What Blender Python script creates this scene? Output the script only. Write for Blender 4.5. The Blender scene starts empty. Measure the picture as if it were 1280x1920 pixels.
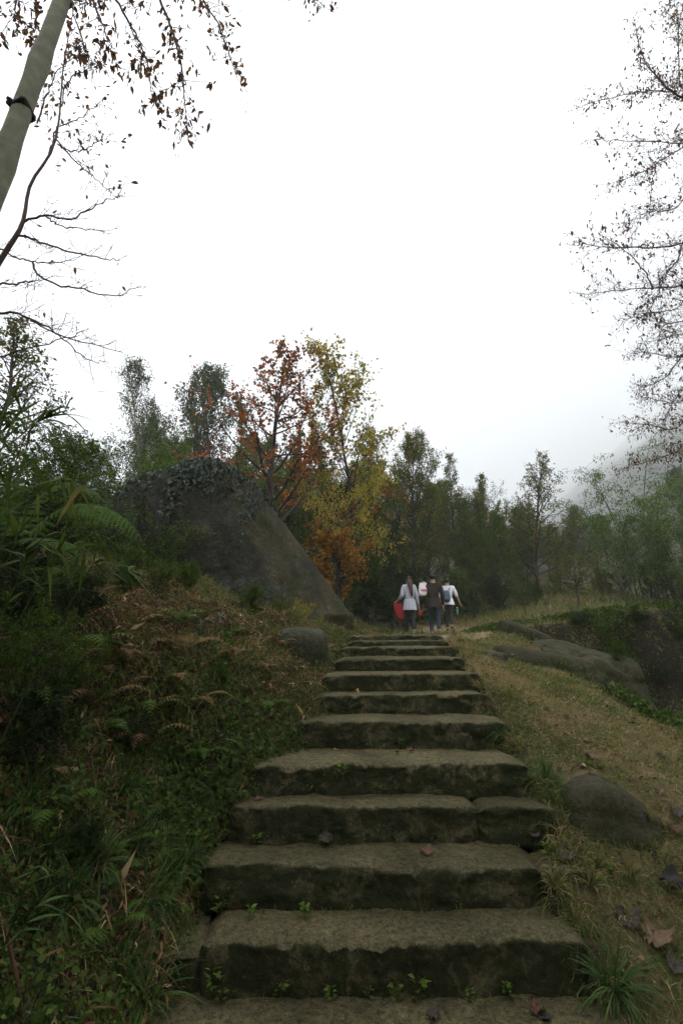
import bpy, bmesh, math
import numpy as np
from mathutils import Vector, Matrix

R = math.radians
# ------------------------------------------------------------------ camera
SC = bpy.context.scene
COL = SC.collection
EYE = 1.6                      # eye height above the paving at the foot of the stairs
PITCH = R(16.1)
FPX = 865.0                    # focal length in photo pixels (10 mm on APS-C, upright)
cam_d = bpy.data.cameras.new('camera')
cam_d.sensor_fit = 'VERTICAL'; cam_d.sensor_height = 24.0; cam_d.sensor_width = 16.0
cam_d.lens = 24.0 * FPX / 1920.0
cam_d.clip_start = 0.02; cam_d.clip_end = 8000
cam = bpy.data.objects.new('camera', cam_d); COL.objects.link(cam)
cam.location = (0, 0, EYE); cam.rotation_euler = (math.pi / 2 + PITCH, 0, 0)
SC.camera = cam

# ------------------------------------------------------------------ sky, sun, exposure
SUN_EL, SUN_ROT = R(62), R(200)
w = bpy.data.worlds.new('World'); SC.world = w; w.use_nodes = True
nt = w.node_tree; nt.nodes.clear()
sky = nt.nodes.new('ShaderNodeTexSky'); sky.sky_type = 'NISHITA'; sky.sun_disc = False
sky.sun_elevation = SUN_EL; sky.sun_rotation = SUN_ROT; sky.dust_density = 6; sky.air_density = 1.0
mixn = nt.nodes.new('ShaderNodeMix'); mixn.data_type = 'RGBA'; mixn.inputs[0].default_value = 0.93
mixn.inputs[7].default_value = (16.9, 17.1, 17.6, 1)      # flat overcast veil over the clear sky
bg = nt.nodes.new('ShaderNodeBackground'); bg.inputs['Strength'].default_value = 0.14
wo = nt.nodes.new('ShaderNodeOutputWorld')
tcw = nt.nodes.new('ShaderNodeTexCoord'); sxw = nt.nodes.new('ShaderNodeSeparateXYZ'); nt.links.new(tcw.outputs['Generated'], sxw.inputs[0])
ovc = nt.nodes.new('ShaderNodeMapRange'); nt.links.new(sxw.outputs[2], ovc.inputs[0])        # standard overcast sky: zenith brighter than horizon
for i_, v_ in enumerate((0., 1., .62, 1.5)): ovc.inputs[i_ + 1].default_value = v_
mul = nt.nodes.new('ShaderNodeMix'); mul.data_type = 'RGBA'; mul.blend_type = 'MULTIPLY'; mul.inputs[0].default_value = 1
nt.links.new(sky.outputs[0], mixn.inputs[6]); nt.links.new(mixn.outputs[2], mul.inputs[6]); nt.links.new(ovc.outputs[0], mul.inputs[7]); nt.links.new(mul.outputs[2], bg.inputs[0]); nt.links.new(bg.outputs[0], wo.inputs[0])
sun_d = bpy.data.lights.new('sun', 'SUN'); sun_d.energy = 0.6; sun_d.angle = R(40); sun_d.color = (1, .97, .92)
sun = bpy.data.objects.new('sun', sun_d); COL.objects.link(sun)
sun.rotation_euler = (math.pi / 2 - SUN_EL, 0, -SUN_ROT + math.pi)
SC.view_settings.view_transform = 'Standard'; SC.view_settings.look = 'None'
SC.view_settings.exposure = 0.36; SC.view_settings.gamma = 1
SC.render.engine = 'CYCLES'
SC.cycles.max_bounces = 7; SC.cycles.diffuse_bounces = 3; SC.cycles.glossy_bounces = 2
SC.cycles.transmission_bounces = 3; SC.cycles.volume_bounces = 4; SC.cycles.transparent_max_bounces = 8
SC.cycles.use_denoising = True
SC.cycles.use_adaptive_sampling = True; SC.cycles.adaptive_threshold = 0.02

# ------------------------------------------------------------------ maths helpers
rng = np.random.default_rng(11)
def A(*a): return np.array(a, float)
CP, SP = math.cos(PITCH), math.sin(PITCH)
def pix(px, py, y):
    """world point seen at photo pixel (px,py) at forward distance y"""
    u, v = (px - 640) / FPX, (py - 960) / FPX
    d = A(u, CP + v * SP, SP - v * CP); t = y / d[1]
    return A(d[0] * t, y, EYE + d[2] * t)
def project(P):
    P = np.asarray(P, float); x, y, z = P[..., 0], P[..., 1], P[..., 2] - EYE
    Z = y * CP + z * SP
    Zs = np.where(Z < .05, .05, Z)
    return 640 + FPX * x / Zs, 960 - FPX * (-y * SP + z * CP) / Zs, Z
def near_view(P, m=260):
    a, b, Z = project(P)
    return (Z > .1) & (a > -m) & (a < 1280 + m) & (b > -m) & (b < 1920 + m)
def sstep(a, b, x):
    t = np.clip((x - a) / (b - a), 0, 1); return t * t * (3 - 2 * t)
def _h(ix, iy, iz):
    n = (ix * 374761393 + iy * 668265263 + iz * 2147483647 % 1274126177 + iz * 974711) & 0x7fffffff
    n = ((n ^ (n >> 13)) * 1274126177) & 0x7fffffff
    n = n ^ (n >> 16)
    return (n & 0xffff) / 65535.0
def vnoise(x, y, z=0.0):
    x, y, z = np.broadcast_arrays(np.asarray(x, float), np.asarray(y, float), np.asarray(z, float))
    ix, iy, iz = np.floor(x).astype(np.int64), np.floor(y).astype(np.int64), np.floor(z).astype(np.int64)
    fx, fy, fz = x - ix, y - iy, z - iz
    fx, fy, fz = [f * f * (3 - 2 * f) for f in (fx, fy, fz)]
    def L(a, b, t): return a + (b - a) * t
    c = lambda a, b, d: _h(ix + a, iy + b, iz + d)
    return L(L(L(c(0,0,0), c(1,0,0), fx), L(c(0,1,0), c(1,1,0), fx), fy),
             L(L(c(0,0,1), c(1,0,1), fx), L(c(0,1,1), c(1,1,1), fx), fy), fz) * 2 - 1
def fbm(x, y, z=0.0, o=4):
    s, a, f = 0, .5, 1.0
    for i in range(o):
        s = s + a * vnoise(np.asarray(x) * f + 17.3 * i, np.asarray(y) * f + 5.1 * i, np.asarray(z) * f + 3.7 * i); a *= .5; f *= 2.03
    return s
def nrm(v): return v / np.maximum(np.linalg.norm(v, axis=-1, keepdims=True), 1e-9)

# ------------------------------------------------------------------ mesh helpers
def make_mesh(name, V, F, tint=None, smooth=False, extra=None):
    """V (n,3); F list of integer face arrays, each (m,k)"""
    if isinstance(F, np.ndarray): F = [F]
    F = [np.asarray(f, np.int32) for f in F if len(f)]
    V = np.asarray(V, np.float32)
    me = bpy.data.meshes.new(name)
    me.vertices.add(len(V)); me.vertices.foreach_set('co', V.ravel())
    loops = np.concatenate([f.ravel() for f in F]); me.loops.add(len(loops)); me.loops.foreach_set('vertex_index', loops)
    cnt = np.concatenate([np.full(len(f), f.shape[1], np.int32) for f in F])
    me.polygons.add(len(cnt)); me.polygons.foreach_set('loop_start', np.concatenate([[0], np.cumsum(cnt)[:-1]]).astype(np.int32))
    if smooth: me.polygons.foreach_set('use_smooth', np.ones(len(cnt), bool))
    if tint is not None:
        at = me.attributes.new('tint', 'FLOAT', 'FACE' if len(tint) == len(cnt) else 'POINT'); at.data.foreach_set('value', np.asarray(tint, np.float32))
    if extra:
        for k, val in extra.items():
            at = me.attributes.new(k, 'FLOAT', 'POINT'); at.data.foreach_set('value', np.asarray(val, np.float32))
    me.update(calc_edges=True)
    return me
def obj(name, me, mat=None, parent=None, loc=(0, 0, 0), **tags):
    o = bpy.data.objects.new(name, me); COL.objects.link(o); o.location = loc
    if mat is not None and me is not None and not me.materials: me.materials.append(mat)
    if parent is not None: o.parent = parent
    for k, v in tags.items(): o[k] = v
    return o
def thing(name, label, cat, loc=(0, 0, 0), rotz=0, group=None):
    o = bpy.data.objects.new(name, None); COL.objects.link(o); o.empty_display_size = .1
    o.location = loc; o.rotation_euler = (0, 0, rotz); o['label'] = label; o['category'] = cat
    if group: o['group'] = group
    return o
class MB:
    def __init__(s): s.V = []; s.Q = []; s.T = []; s.t = []; s.n = 0
    def add(s, V, Q, tint=0.5):
        s.V.append(np.asarray(V, float)); s.Q.append(np.asarray(Q) + s.n); s.n += len(V)
        s.t.append(np.broadcast_to(np.asarray(tint, float), (len(Q),)))
    def mesh(s, name, smooth=False):
        return make_mesh(name, np.concatenate(s.V), [np.concatenate(s.Q)], np.concatenate(s.t), smooth)
def tube(mb, P, rad, n=5, tint=.5, cap=False):
    P = np.asarray(P, float); k = len(P); rad = np.broadcast_to(np.asarray(rad, float), (k,))
    T = nrm(np.gradient(P, axis=0)); ref = A(1, .13, .07) if abs(T[0][2]) > .8 else A(.05, .1, 1)
    S = nrm(np.cross(T, ref)); U = np.cross(S, T)
    a = np.linspace(0, 2 * math.pi, n, endpoint=False)
    V = (P[:, None] + rad[:, None, None] * (np.cos(a)[None, :, None] * S[:, None] + np.sin(a)[None, :, None] * U[:, None])).reshape(-1, 3)
    i = np.arange(k - 1)[:, None] * n; j = np.arange(n)[None]; j2 = (j + 1) % n
    Q = np.stack([i + j, i + j2, i + n + j2, i + n + j], -1).reshape(-1, 4)
    if cap and n >= 3:
        V = np.vstack([V, P[0], P[-1]]); c0, c1 = k * n, k * n + 1
        e = np.arange(n); e2 = (e + 1) % n
        Q = np.vstack([Q, np.stack([np.full(n, c0), e2, e, e], -1)[:, [0, 1, 2, 2]] * 0 + np.stack([np.full(n, c0), e2, e, np.full(n, c0)], -1)]) if False else Q
        V = V[:-2]
    mb.add(V, Q, tint)
def ribbons(mb, P, D, L, W, droop=.4, K=3, tint=.5, side=None, curl=0.0, base_w=1.0):
    """grass blades: N curved tapering strips"""
    P = np.asarray(P, float); N = len(P); D = nrm(np.asarray(D, float))
    L = np.broadcast_to(np.asarray(L, float), (N,)); W = np.broadcast_to(np.asarray(W, float), (N,)); droop = np.broadcast_to(np.asarray(droop, float), (N,))
    t = np.linspace(0, 1, K + 1)
    C = P[:, None] + (L[:, None] * t)[:, :, None] * D[:, None]
    C[:, :, 2] -= (droop * L)[:, None] * (t ** 2)[None]
    if side is None:
        S = nrm(np.cross(D, rng.normal(size=(N, 3))))
    else: S = nrm(side)
    wt = np.where(t < .35, base_w + (1 - base_w) * t / .35, 1 - ((t - .35) / .65) ** 1.6); wt = np.maximum(wt, .06)
    V = np.stack([C + S[:, None] * (W[:, None] * wt * .5)[:, :, None], C - S[:, None] * (W[:, None] * wt * .5)[:, :, None]], 2).reshape(-1, 3)
    b = np.arange(N)[:, None] * (2 * (K + 1)) + np.arange(K)[None] * 2
    Q = np.stack([b, b + 1, b + 3, b + 2], -1).reshape(-1, 4)
    mb.add(V, Q, np.repeat(np.broadcast_to(np.asarray(tint, float), (N,)), K))
def leafquads(mb, P, D, Nn, L, W, fold=.25, tint=.5, curl=.15):
    P = np.asarray(P, float); N = len(P); D = nrm(D); S = nrm(np.cross(D, Nn)); Nn = np.cross(S, D)
    L = np.broadcast_to(np.asarray(L, float), (N,))[:, None]; W = np.broadcast_to(np.asarray(W, float), (N,))[:, None]
    f = np.broadcast_to(np.asarray(fold, float), (N,))[:, None]
    m = P + D * L * .42 + Nn * f * W
    V = np.stack([P, m + S * W * .5, P + D * L - Nn * L * curl, m - S * W * .5], 1).reshape(-1, 3)
    Q = np.arange(N * 4).reshape(N, 4)
    mb.add(V, Q, tint)
def rdir(n, up=0.0):
    v = rng.normal(size=(n, 3)); v[:, 2] += up; return nrm(v)

# ------------------------------------------------------------------ materials
def newmat(name):
    m = bpy.data.materials.new(name); m.use_nodes = True; t = m.node_tree; t.nodes.clear()
    out = t.nodes.new('ShaderNodeOutputMaterial'); return m, t, out
def ramp(t, stops, interp='LINEAR'):
    r = t.nodes.new('ShaderNodeValToRGB'); e = r.color_ramp.elements; r.color_ramp.interpolation = interp
    while len(e) > 1: e.remove(e[-1])
    e[0].position = stops[0][0]; e[0].color = (*stops[0][1], 1)
    for p, c in stops[1:]:
        x = e.new(p); x.color = (*c, 1)
    return r
def noise(t, scale, detail=4, rough=.6, coord=None, dist=0.0):
    n = t.nodes.new('ShaderNodeTexNoise'); n.inputs['Scale'].default_value = scale; n.inputs['Detail'].default_value = detail
    n.inputs['Roughness'].default_value = rough; n.inputs['Distortion'].default_value = dist
    if coord is not None: t.links.new(coord, n.inputs['Vector'])
    return n
def mix(t, fac, a, b, mode='MIX'):
    m = t.nodes.new('ShaderNodeMix'); m.data_type = 'RGBA'; m.blend_type = mode
    for i, v in ((0, fac), (6, a), (7, b)):
        if hasattr(v, 'links'): t.links.new(v, m.inputs[i])
        elif i == 0: m.inputs[0].default_value = v
        else: m.inputs[i].default_value = (*v, 1)
    return m.outputs[2]
def maprange(t, v, a, b, c=0., d=1.):
    n = t.nodes.new('ShaderNodeMapRange'); t.links.new(v, n.inputs[0])
    for i, x in enumerate((a, b, c, d)): n.inputs[i + 1].default_value = x
    return n.outputs[0]
def leafmat(name, stops, trans=.35, rough=.55, spec=.12, patch=0.0):
    """leaf colours run along the per-leaf tint"""
    m, t, out = newmat(name)
    at = t.nodes.new('ShaderNodeAttribute'); at.attribute_name = 'tint'
    r = ramp(t, stops)
    t.links.new(at.outputs['Fac'], r.inputs[0])
    p = t.nodes.new('ShaderNodeBsdfPrincipled'); p.inputs['Roughness'].default_value = rough; p.inputs['Specular IOR Level'].default_value = spec
    tr = t.nodes.new('ShaderNodeBsdfTranslucent'); ms = t.nodes.new('ShaderNodeMixShader'); ms.inputs[0].default_value = trans
    t.links.new(r.outputs[0], p.inputs['Base Color']); t.links.new(r.outputs[0], tr.inputs['Color'])
    t.links.new(p.outputs[0], ms.inputs[1]); t.links.new(tr.outputs[0], ms.inputs[2]); t.links.new(ms.outputs[0], out.inputs[0])
    return m
def plainmat(name, c, rough=.8, var=.25, scale=20, bump=.0, spec=.3, c2=None):
    m, t, out = newmat(name)
    tc = t.nodes.new('ShaderNodeTexCoord'); n = noise(t, scale, 5, .6, tc.outputs['Object'])
    lo = c2 if c2 else tuple(x * (1 - var) for x in c); hi = tuple(min(1, x * (1 + var)) for x in c)
    r = ramp(t, [(.3, lo), (.7, hi)]); t.links.new(n.outputs[0], r.inputs[0])
    p = t.nodes.new('ShaderNodeBsdfPrincipled'); p.inputs['Roughness'].default_value = rough; p.inputs['Specular IOR Level'].default_value = spec
    t.links.new(r.outputs[0], p.inputs['Base Color'])
    if bump:
        b = t.nodes.new('ShaderNodeBump'); b.inputs['Strength'].default_value = bump; b.inputs['Distance'].default_value = .02
        t.links.new(n.outputs[0], b.inputs['Height']); t.links.new(b.outputs[0], p.inputs['Normal'])
    t.links.new(p.outputs[0], out.inputs[0]); return m
def stonemat(name, base, light, moss, mossamt=.5, scale=1.0, lichen=None, rough=.75, worn=0.0, streak=None, bd=.03):
    m, t, out = newmat(name)
    g = t.nodes.new('ShaderNodeNewGeometry'); pos = g.outputs['Position']
    n1 = noise(t, 2.2 * scale, 6, .65, pos); n2 = noise(t, 38 * scale, 4, .7, pos); n3 = noise(t, 5.5 * scale, 5, .7, pos, .6); n4 = noise(t, 130 * scale, 2, .6, pos)
    c = ramp(t, [(.3, base), (.7, light)]); t.links.new(n1.outputs[0], c.inputs[0]); col = c.outputs[0]
    oi = t.nodes.new('ShaderNodeObjectInfo'); rv = maprange(t, oi.outputs['Random'], 0, 1, .72, 1.22); col = mix(t, 1.0, col, rv, 'MULTIPLY')
    fine = maprange(t, n2.outputs[0], .3, .7, .35, 1.65); col = mix(t, 1.0, col, fine, 'MULTIPLY')
    gr = maprange(t, n4.outputs[0], .3, .7, .6, 1.4); col = mix(t, 1.0, col, gr, 'MULTIPLY')
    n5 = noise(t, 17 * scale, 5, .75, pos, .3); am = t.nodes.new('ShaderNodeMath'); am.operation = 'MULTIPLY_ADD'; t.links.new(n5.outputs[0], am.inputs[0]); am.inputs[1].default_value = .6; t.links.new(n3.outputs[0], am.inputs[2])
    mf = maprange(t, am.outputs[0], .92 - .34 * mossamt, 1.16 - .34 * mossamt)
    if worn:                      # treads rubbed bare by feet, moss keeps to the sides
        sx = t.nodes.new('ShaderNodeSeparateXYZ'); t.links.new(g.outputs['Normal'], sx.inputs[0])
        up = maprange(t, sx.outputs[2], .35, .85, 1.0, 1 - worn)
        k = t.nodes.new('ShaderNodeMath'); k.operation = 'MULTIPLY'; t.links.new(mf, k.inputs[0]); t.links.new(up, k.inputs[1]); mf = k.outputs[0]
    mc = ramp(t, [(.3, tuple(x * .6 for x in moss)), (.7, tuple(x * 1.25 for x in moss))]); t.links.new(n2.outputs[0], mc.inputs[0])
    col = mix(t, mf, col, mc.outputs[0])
    vo = t.nodes.new('ShaderNodeTexVoronoi'); vo.inputs['Scale'].default_value = 42 * scale; t.links.new(pos, vo.inputs['Vector']); pf = maprange(t, vo.outputs['Distance'], .12, .26, .8, 0); col = mix(t, pf, col, tuple(x * .35 for x in base))
    v2 = t.nodes.new('ShaderNodeTexVoronoi'); v2.inputs['Scale'].default_value = 23 * scale; t.links.new(pos, v2.inputs['Vector']); nq = noise(t, 6 * scale, 3, .6, pos); p2a = maprange(t, v2.outputs['Distance'], .06, .22, .4, 0); p2b = maprange(t, nq.outputs[0], .5, .62); mq = t.nodes.new('ShaderNodeMath'); mq.operation = 'MULTIPLY'; t.links.new(p2a, mq.inputs[0]); t.links.new(p2b, mq.inputs[1]); p2 = mq.outputs[0]; col = mix(t, p2, col, tuple(min(1, x * 1.5) for x in light))
    if lichen:
        nl = noise(t, 9 * scale, 5, .75, pos, .4); lf = maprange(t, nl.outputs[0], .62, .68); col = mix(t, lf, col, lichen)
    if streak:
        mp = t.nodes.new('ShaderNodeMapping'); mp.inputs['Scale'].default_value = (2.5, 2.5, .35); t.links.new(pos, mp.inputs[0])
        ns = noise(t, 1.2, 5, .65, mp.outputs[0], .5); sf = maprange(t, ns.outputs[0], .5, .64, 0, .85); col = mix(t, sf, col, streak)
    p = t.nodes.new('ShaderNodeBsdfPrincipled'); p.inputs['Roughness'].default_value = rough; p.inputs['Specular IOR Level'].default_value = .12
    t.links.new(col, p.inputs['Base Color'])
    ad = t.nodes.new('ShaderNodeMath'); ad.operation = 'MULTIPLY_ADD'; t.links.new(n2.outputs[0], ad.inputs[0]); ad.inputs[1].default_value = .35; t.links.new(n3.outputs[0], ad.inputs[2])
    ad2 = t.nodes.new('ShaderNodeMath'); ad2.operation = 'MULTIPLY_ADD'; t.links.new(n4.outputs[0], ad2.inputs[0]); ad2.inputs[1].default_value = .12; t.links.new(ad.outputs[0], ad2.inputs[2])
    b = t.nodes.new('ShaderNodeBump'); b.inputs['Strength'].default_value = .8; b.inputs['Distance'].default_value = bd
    t.links.new(ad2.outputs[0], b.inputs['Height']); t.links.new(b.outputs[0], p.inputs['Normal'])
    t.links.new(p.outputs[0], out.inputs[0]); return m

M = {}
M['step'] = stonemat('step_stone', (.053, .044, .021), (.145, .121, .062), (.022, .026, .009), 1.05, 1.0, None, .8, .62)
M['rock'] = stonemat('mossy_rock', (.03, .027, .018), (.085, .075, .05), (.03, .033, .01), .78, 1.1, None, .85, 0, None)
M['rockgrey'] = stonemat('grey_rock', (.042, .04, .03), (.095, .088, .066), (.032, .036, .012), .65, .8, (.1, .098, .08), .85)
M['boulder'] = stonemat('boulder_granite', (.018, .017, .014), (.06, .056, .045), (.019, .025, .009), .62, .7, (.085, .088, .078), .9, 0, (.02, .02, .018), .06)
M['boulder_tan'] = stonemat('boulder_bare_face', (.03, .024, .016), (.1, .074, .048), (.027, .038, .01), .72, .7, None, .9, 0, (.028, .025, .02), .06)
# ------------------------------------------------------------------ terrain
YS = [-30, 2.4, 2.6, 2.7, 3.0, 3.3, 3.5, 3.95, 4.3, 4.64, 5.2, 5.95, 6.75, 7.3, 9, 13, 16, 22, 40, 100, 600]
ZS = [-3.0, -.02, .0, .12, .34, .56, .74, .94, 1.1, 1.25, 1.40, 1.52, 1.62, 1.71, 1.80, 1.81, 2.1, 3.1, 9.0, 26, 34]
YE = [0, 2.7, 2.98, 3.3, 3.5, 3.95, 4.3, 4.64, 5.2, 5.95, 6.75, 7.3, 9, 13, 60]
XLE = [-.95, -.84, -.86, -.86, -.62, -.38, -.24, -.2, -.16, -.17, -.06, .02, .9, 1.2, 2]
XRE = [1.15, 1.2, 1.12, 1.34, 1.27, 1.28, 1.3, 1.32, 1.33, 1.42, 1.56, 1.61, 2.3, 3.4, 6]
def xl(y): return np.interp(y, YE, XLE)
def xr(y): return np.interp(y, YE, XRE)
def terrain(x, y, fine=True):
    x = np.asarray(x, float); y = np.asarray(y, float)
    S = np.interp(y, YS, ZS); l = xl(y) - x; r = x - xr(y)
    z = S.copy()
    inside = sstep(-.02, .1, np.minimum(-l, -r)) * sstep(2.3, 2.6, y) * (1 - sstep(7.5, 7.9, y))
    z = z - .3 * inside
    lp = np.maximum(l, 0)
    H = np.interp(y, [0, 3, 4, 5, 6.5, 7.5, 9, 14], [1.45, 1.4, 1.1, .82, .5, .22, .3, .3]) * (1 + .18 * fbm(x * .9, y * .9, 3.3))
    z = z + H * (1 - np.exp(-(lp / .72) ** 1.5)) + .13 * np.minimum(np.maximum(lp - 1.3, 0), 12)
    z = z + sstep(.1, .6, lp) * (.2 * fbm(x * 1.6, y * 1.6, 12.0, 3) + .13 * fbm(x * 4.2, y * 4.2, 5.0, 3)) * 1.15 * (1 - sstep(8, 12, y))
    rp = np.clip(r, 0, 4.2)
    k = np.interp(y, [0, 3.2, 4.2, 5, 7, 8.3, 9.3, 12, 30], [-.02, -.06, -.17, -.25, -.27, -.02, .12, .16, .16])
    z = z + k * rp
    wig = .42 * fbm(x * .8, y * .8, 9.1)
    G = sstep(2.95, 3.9, x + wig) * (1 - sstep(9.1, 9.65, y + wig * 1.5)) * sstep(4.3, 5.4, y + .3 * wig)
    z = z * (1 - G) + (.45 + .25 * fbm(x, y, 2.2)) * G
    out = sstep(.0, .25, np.maximum(l, r)); far = np.maximum(1 - inside, 0)
    z = z + far * (.035 + .03 * out) * fbm(x * 2.3, y * 2.3, .5) + out * .12 * fbm(x * .55, y * .55, 4.4, 3) * sstep(0, 1, np.maximum(l, r))
    big = sstep(14, 40, np.hypot(x, y)); z = z + big * 2.2 * fbm(x * .05, y * .05, 7.7)
    if fine: z = z + .018 * fbm(x * 9, y * 9, 1.1) * (1 - inside)
    return z
_lx = np.arange(-8, 18, .04); _ly = np.arange(.6, 27, .04)
_LZ = terrain(*np.meshgrid(_lx, _ly))
def tfast(x, y):
    fx = np.clip((x + 8) / .04, 0, len(_lx) - 2.001); fy = np.clip((y - .6) / .04, 0, len(_ly) - 2.001); i, j = fx.astype(int), fy.astype(int); a, b = fx - i, fy - j
    return (_LZ[j, i] * (1 - a) + _LZ[j, i + 1] * a) * (1 - b) + (_LZ[j + 1, i] * (1 - a) + _LZ[j + 1, i + 1] * a) * b
def tz(x, y): return float(terrain(np.array([x]), np.array([y]))[0])
def tnorm(x, y):
    e = .05; dx = (tfast(x + e, y) - tfast(x - e, y)) / (2 * e); dy = (tfast(x, y + e) - tfast(x, y - e)) / (2 * e)
    return nrm(np.stack([-dx, -dy, np.ones_like(dx)], -1))

def axis(lo, hi, step, far_lo, far_hi, g=1.13):
    c = list(np.arange(lo, hi + 1e-6, step)); s = step; v = c[-1]; up = []
    while v < far_hi: s *= g; v += s; up.append(v)
    s = step; v = lo; dn = []
    while v > far_lo: s *= g; v -= s; dn.append(v)
    return np.array(dn[::-1] + c + up)
gx = axis(-3.6, 5.4, .045, -420, 440); gy = axis(1.0, 11, .045, -160, 560)
XX, YY = np.meshgrid(gx, gy)
ZZ = terrain(XX, YY)
nx, ny = len(gx), len(gy)
ii = (np.arange(ny - 1)[:, None] * nx + np.arange(nx - 1)[None])
GQ = np.stack([ii, ii + 1, ii + nx + 1, ii + nx], -1).reshape(-1, 4)
xf, yf = XX.ravel(), YY.ravel()
rr_ = xf - xr(yf); ll_ = xl(yf) - xf
grassy = sstep(-.05, .3, rr_) * sstep(1.5, 2.6, yf) * (1 - sstep(2.7, 3.6, xf + .3 * fbm(xf, yf, 6))) * (1 - sstep(9.3, 11, yf))
grassy = np.maximum(grassy, sstep(9.9, 10.6, yf) * sstep(-.3, 1.0, rr_) * .7 * (1 - sstep(17, 23, yf)))
wg_ = .42 * fbm(xf * .8, yf * .8, 9.1); earth = sstep(2.95, 3.6, xf + wg_) * (1 - sstep(9.5, 9.9, yf + wg_ * 1.5)) * sstep(4.3, 5.2, yf)
path_c = np.interp(yf, [7.3, 8.2, 9.4, 10.6, 12.5, 16], [1.2, 2.1, 2.75, 2.9, 2.6, 3.3]); path_w = np.interp(yf, [7.3, 8.2, 9.4, 12], [.7, .42, .45, .9])
path_m = (1 - sstep(path_w * .7, path_w * 1.25, np.abs(xf - path_c) + .15 * fbm(xf * 2, yf * 2, 1.7))) * sstep(7.2, 7.8, yf) * (1 - sstep(16, 19, yf))
def groundmat():
    m, t, out = newmat('ground_soil')
    g = t.nodes.new('ShaderNodeNewGeometry'); pos = g.outputs['Position']
    n1 = noise(t, 3.0, 6, .65, pos); n2 = noise(t, 45, 5, .7, pos); n3 = noise(t, 1.1, 4, .6, pos)
    soil = ramp(t, [(.25, (.016, .011, .006)), (.5, (.036, .025, .014)), (.75, (.065, .047, .026))]); t.links.new(n2.outputs[0], soil.inputs[0])
    moss = ramp(t, [(.3, (.02, .03, .008)), (.7, (.05, .062, .02))]); t.links.new(n2.outputs[0], moss.inputs[0])
    col = mix(t, maprange(t, n1.outputs[0], .45, .62), soil.outputs[0], moss.outputs[0])
    dry = ramp(t, [(.25, (.075, .058, .027)), (.55, (.15, .115, .056)), (.8, (.23, .175, .09))]); t.links.new(n2.outputs[0], dry.inputs[0])
    gre = ramp(t, [(.3, (.05, .06, .018)), (.7, (.1, .11, .036))]); t.links.new(n2.outputs[0], gre.inputs[0])
    gcol = mix(t, maprange(t, n1.outputs[0], .46, .6), dry.outputs[0], gre.outputs[0])
    a1 = t.nodes.new('ShaderNodeAttribute'); a1.attribute_name = 'grassy'; a2 = t.nodes.new('ShaderNodeAttribute'); a2.attribute_name = 'path'
    col = mix(t, a1.outputs['Fac'], col, gcol)
    ea = ramp(t, [(.3, (.011, .01, .005)), (.7, (.032, .028, .014))]); t.links.new(n2.outputs[0], ea.inputs[0]); a3 = t.nodes.new('ShaderNodeAttribute'); a3.attribute_name = 'earth'; col = mix(t, a3.outputs['Fac'], col, ea.outputs[0])
    dirt = ramp(t, [(.3, (.16, .118, .06)), (.7, (.3, .23, .13))]); t.links.new(n2.outputs[0], dirt.inputs[0])
    col = mix(t, a2.outputs['Fac'], col, dirt.outputs[0])
    p = t.nodes.new('ShaderNodeBsdfPrincipled'); p.inputs['Roughness'].default_value = .9; p.inputs['Specular IOR Level'].default_value = .2
    t.links.new(col, p.inputs['Base Color'])
    b = t.nodes.new('ShaderNodeBump'); b.inputs['Strength'].default_value = .9; b.inputs['Distance'].default_value = .03
    t.links.new(n2.outputs[0], b.inputs['Height']); t.links.new(b.outputs[0], p.inputs['Normal']); t.links.new(p.outputs[0], out.inputs[0])
    return m
M['ground'] = groundmat()
obj('ground', make_mesh('ground', np.stack([XX.ravel(), YY.ravel(), ZZ.ravel()], -1), GQ, None, True, {'grassy': grassy, 'path': path_m, 'earth': earth}), M['ground'], kind='structure')

# mountain fading into the cloud on the right
def mountain():
    n, k = 180, 180
    az = np.linspace(R(-4), R(100), n); d = np.geomspace(70, 2600, k); AZ, D = np.meshgrid(az, d)
    X, Y = D * np.sin(AZ), D * np.cos(AZ)
    w_ = sstep(R(2), R(40), AZ); push = np.interp(AZ, [R(12), R(24), R(36)], [3.2, 2.2, 1.0])
    te = np.interp(D / push, [70, 150, 300, 560, 1050, 1800, 2600], [.06, .24, .34, .38, .4, .42, .43])
    w_ = np.clip(w_ + .1 * fbm(AZ * 7, D * .0008, 2.0, 4) * sstep(R(4), R(16), AZ), 0, 1.2)
    Z = 2 + D * te * (.12 + .88 * w_)
    Z = Z + (fbm(X * .012, Y * .012, 1.0, 5) * .02 + fbm(X * .05, Y * .05, 5.0, 3) * .02) * np.minimum(D, 170) * sstep(70, 130, D)
    i = (np.arange(k - 1)[:, None] * n + np.arange(n - 1)[None])
    Q = np.stack([i, i + 1, i + n + 1, i + n], -1).reshape(-1, 4)
    m, t, out = newmat('forested_slope')
    g = t.nodes.new('ShaderNodeNewGeometry'); n1 = noise(t, .12, 6, .7, g.outputs['Position'])
    r = ramp(t, [(.3, (.012, .018, .01)), (.6, (.03, .042, .02)), (.8, (.06, .06, .03))]); t.links.new(n1.outputs[0], r.inputs[0])
    p = t.nodes.new('ShaderNodeBsdfPrincipled'); p.inputs['Roughness'].default_value = 1; p.inputs['Specular IOR Level'].default_value = 0
    t.links.new(r.outputs[0], p.inputs['Base Color']); t.links.new(p.outputs[0], out.inputs[0])
    return obj('mountain', make_mesh('mountain', np.stack([X, Y, Z], -1).reshape(-1, 3), Q, None, True), m, kind='structure')
mountain()

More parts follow.
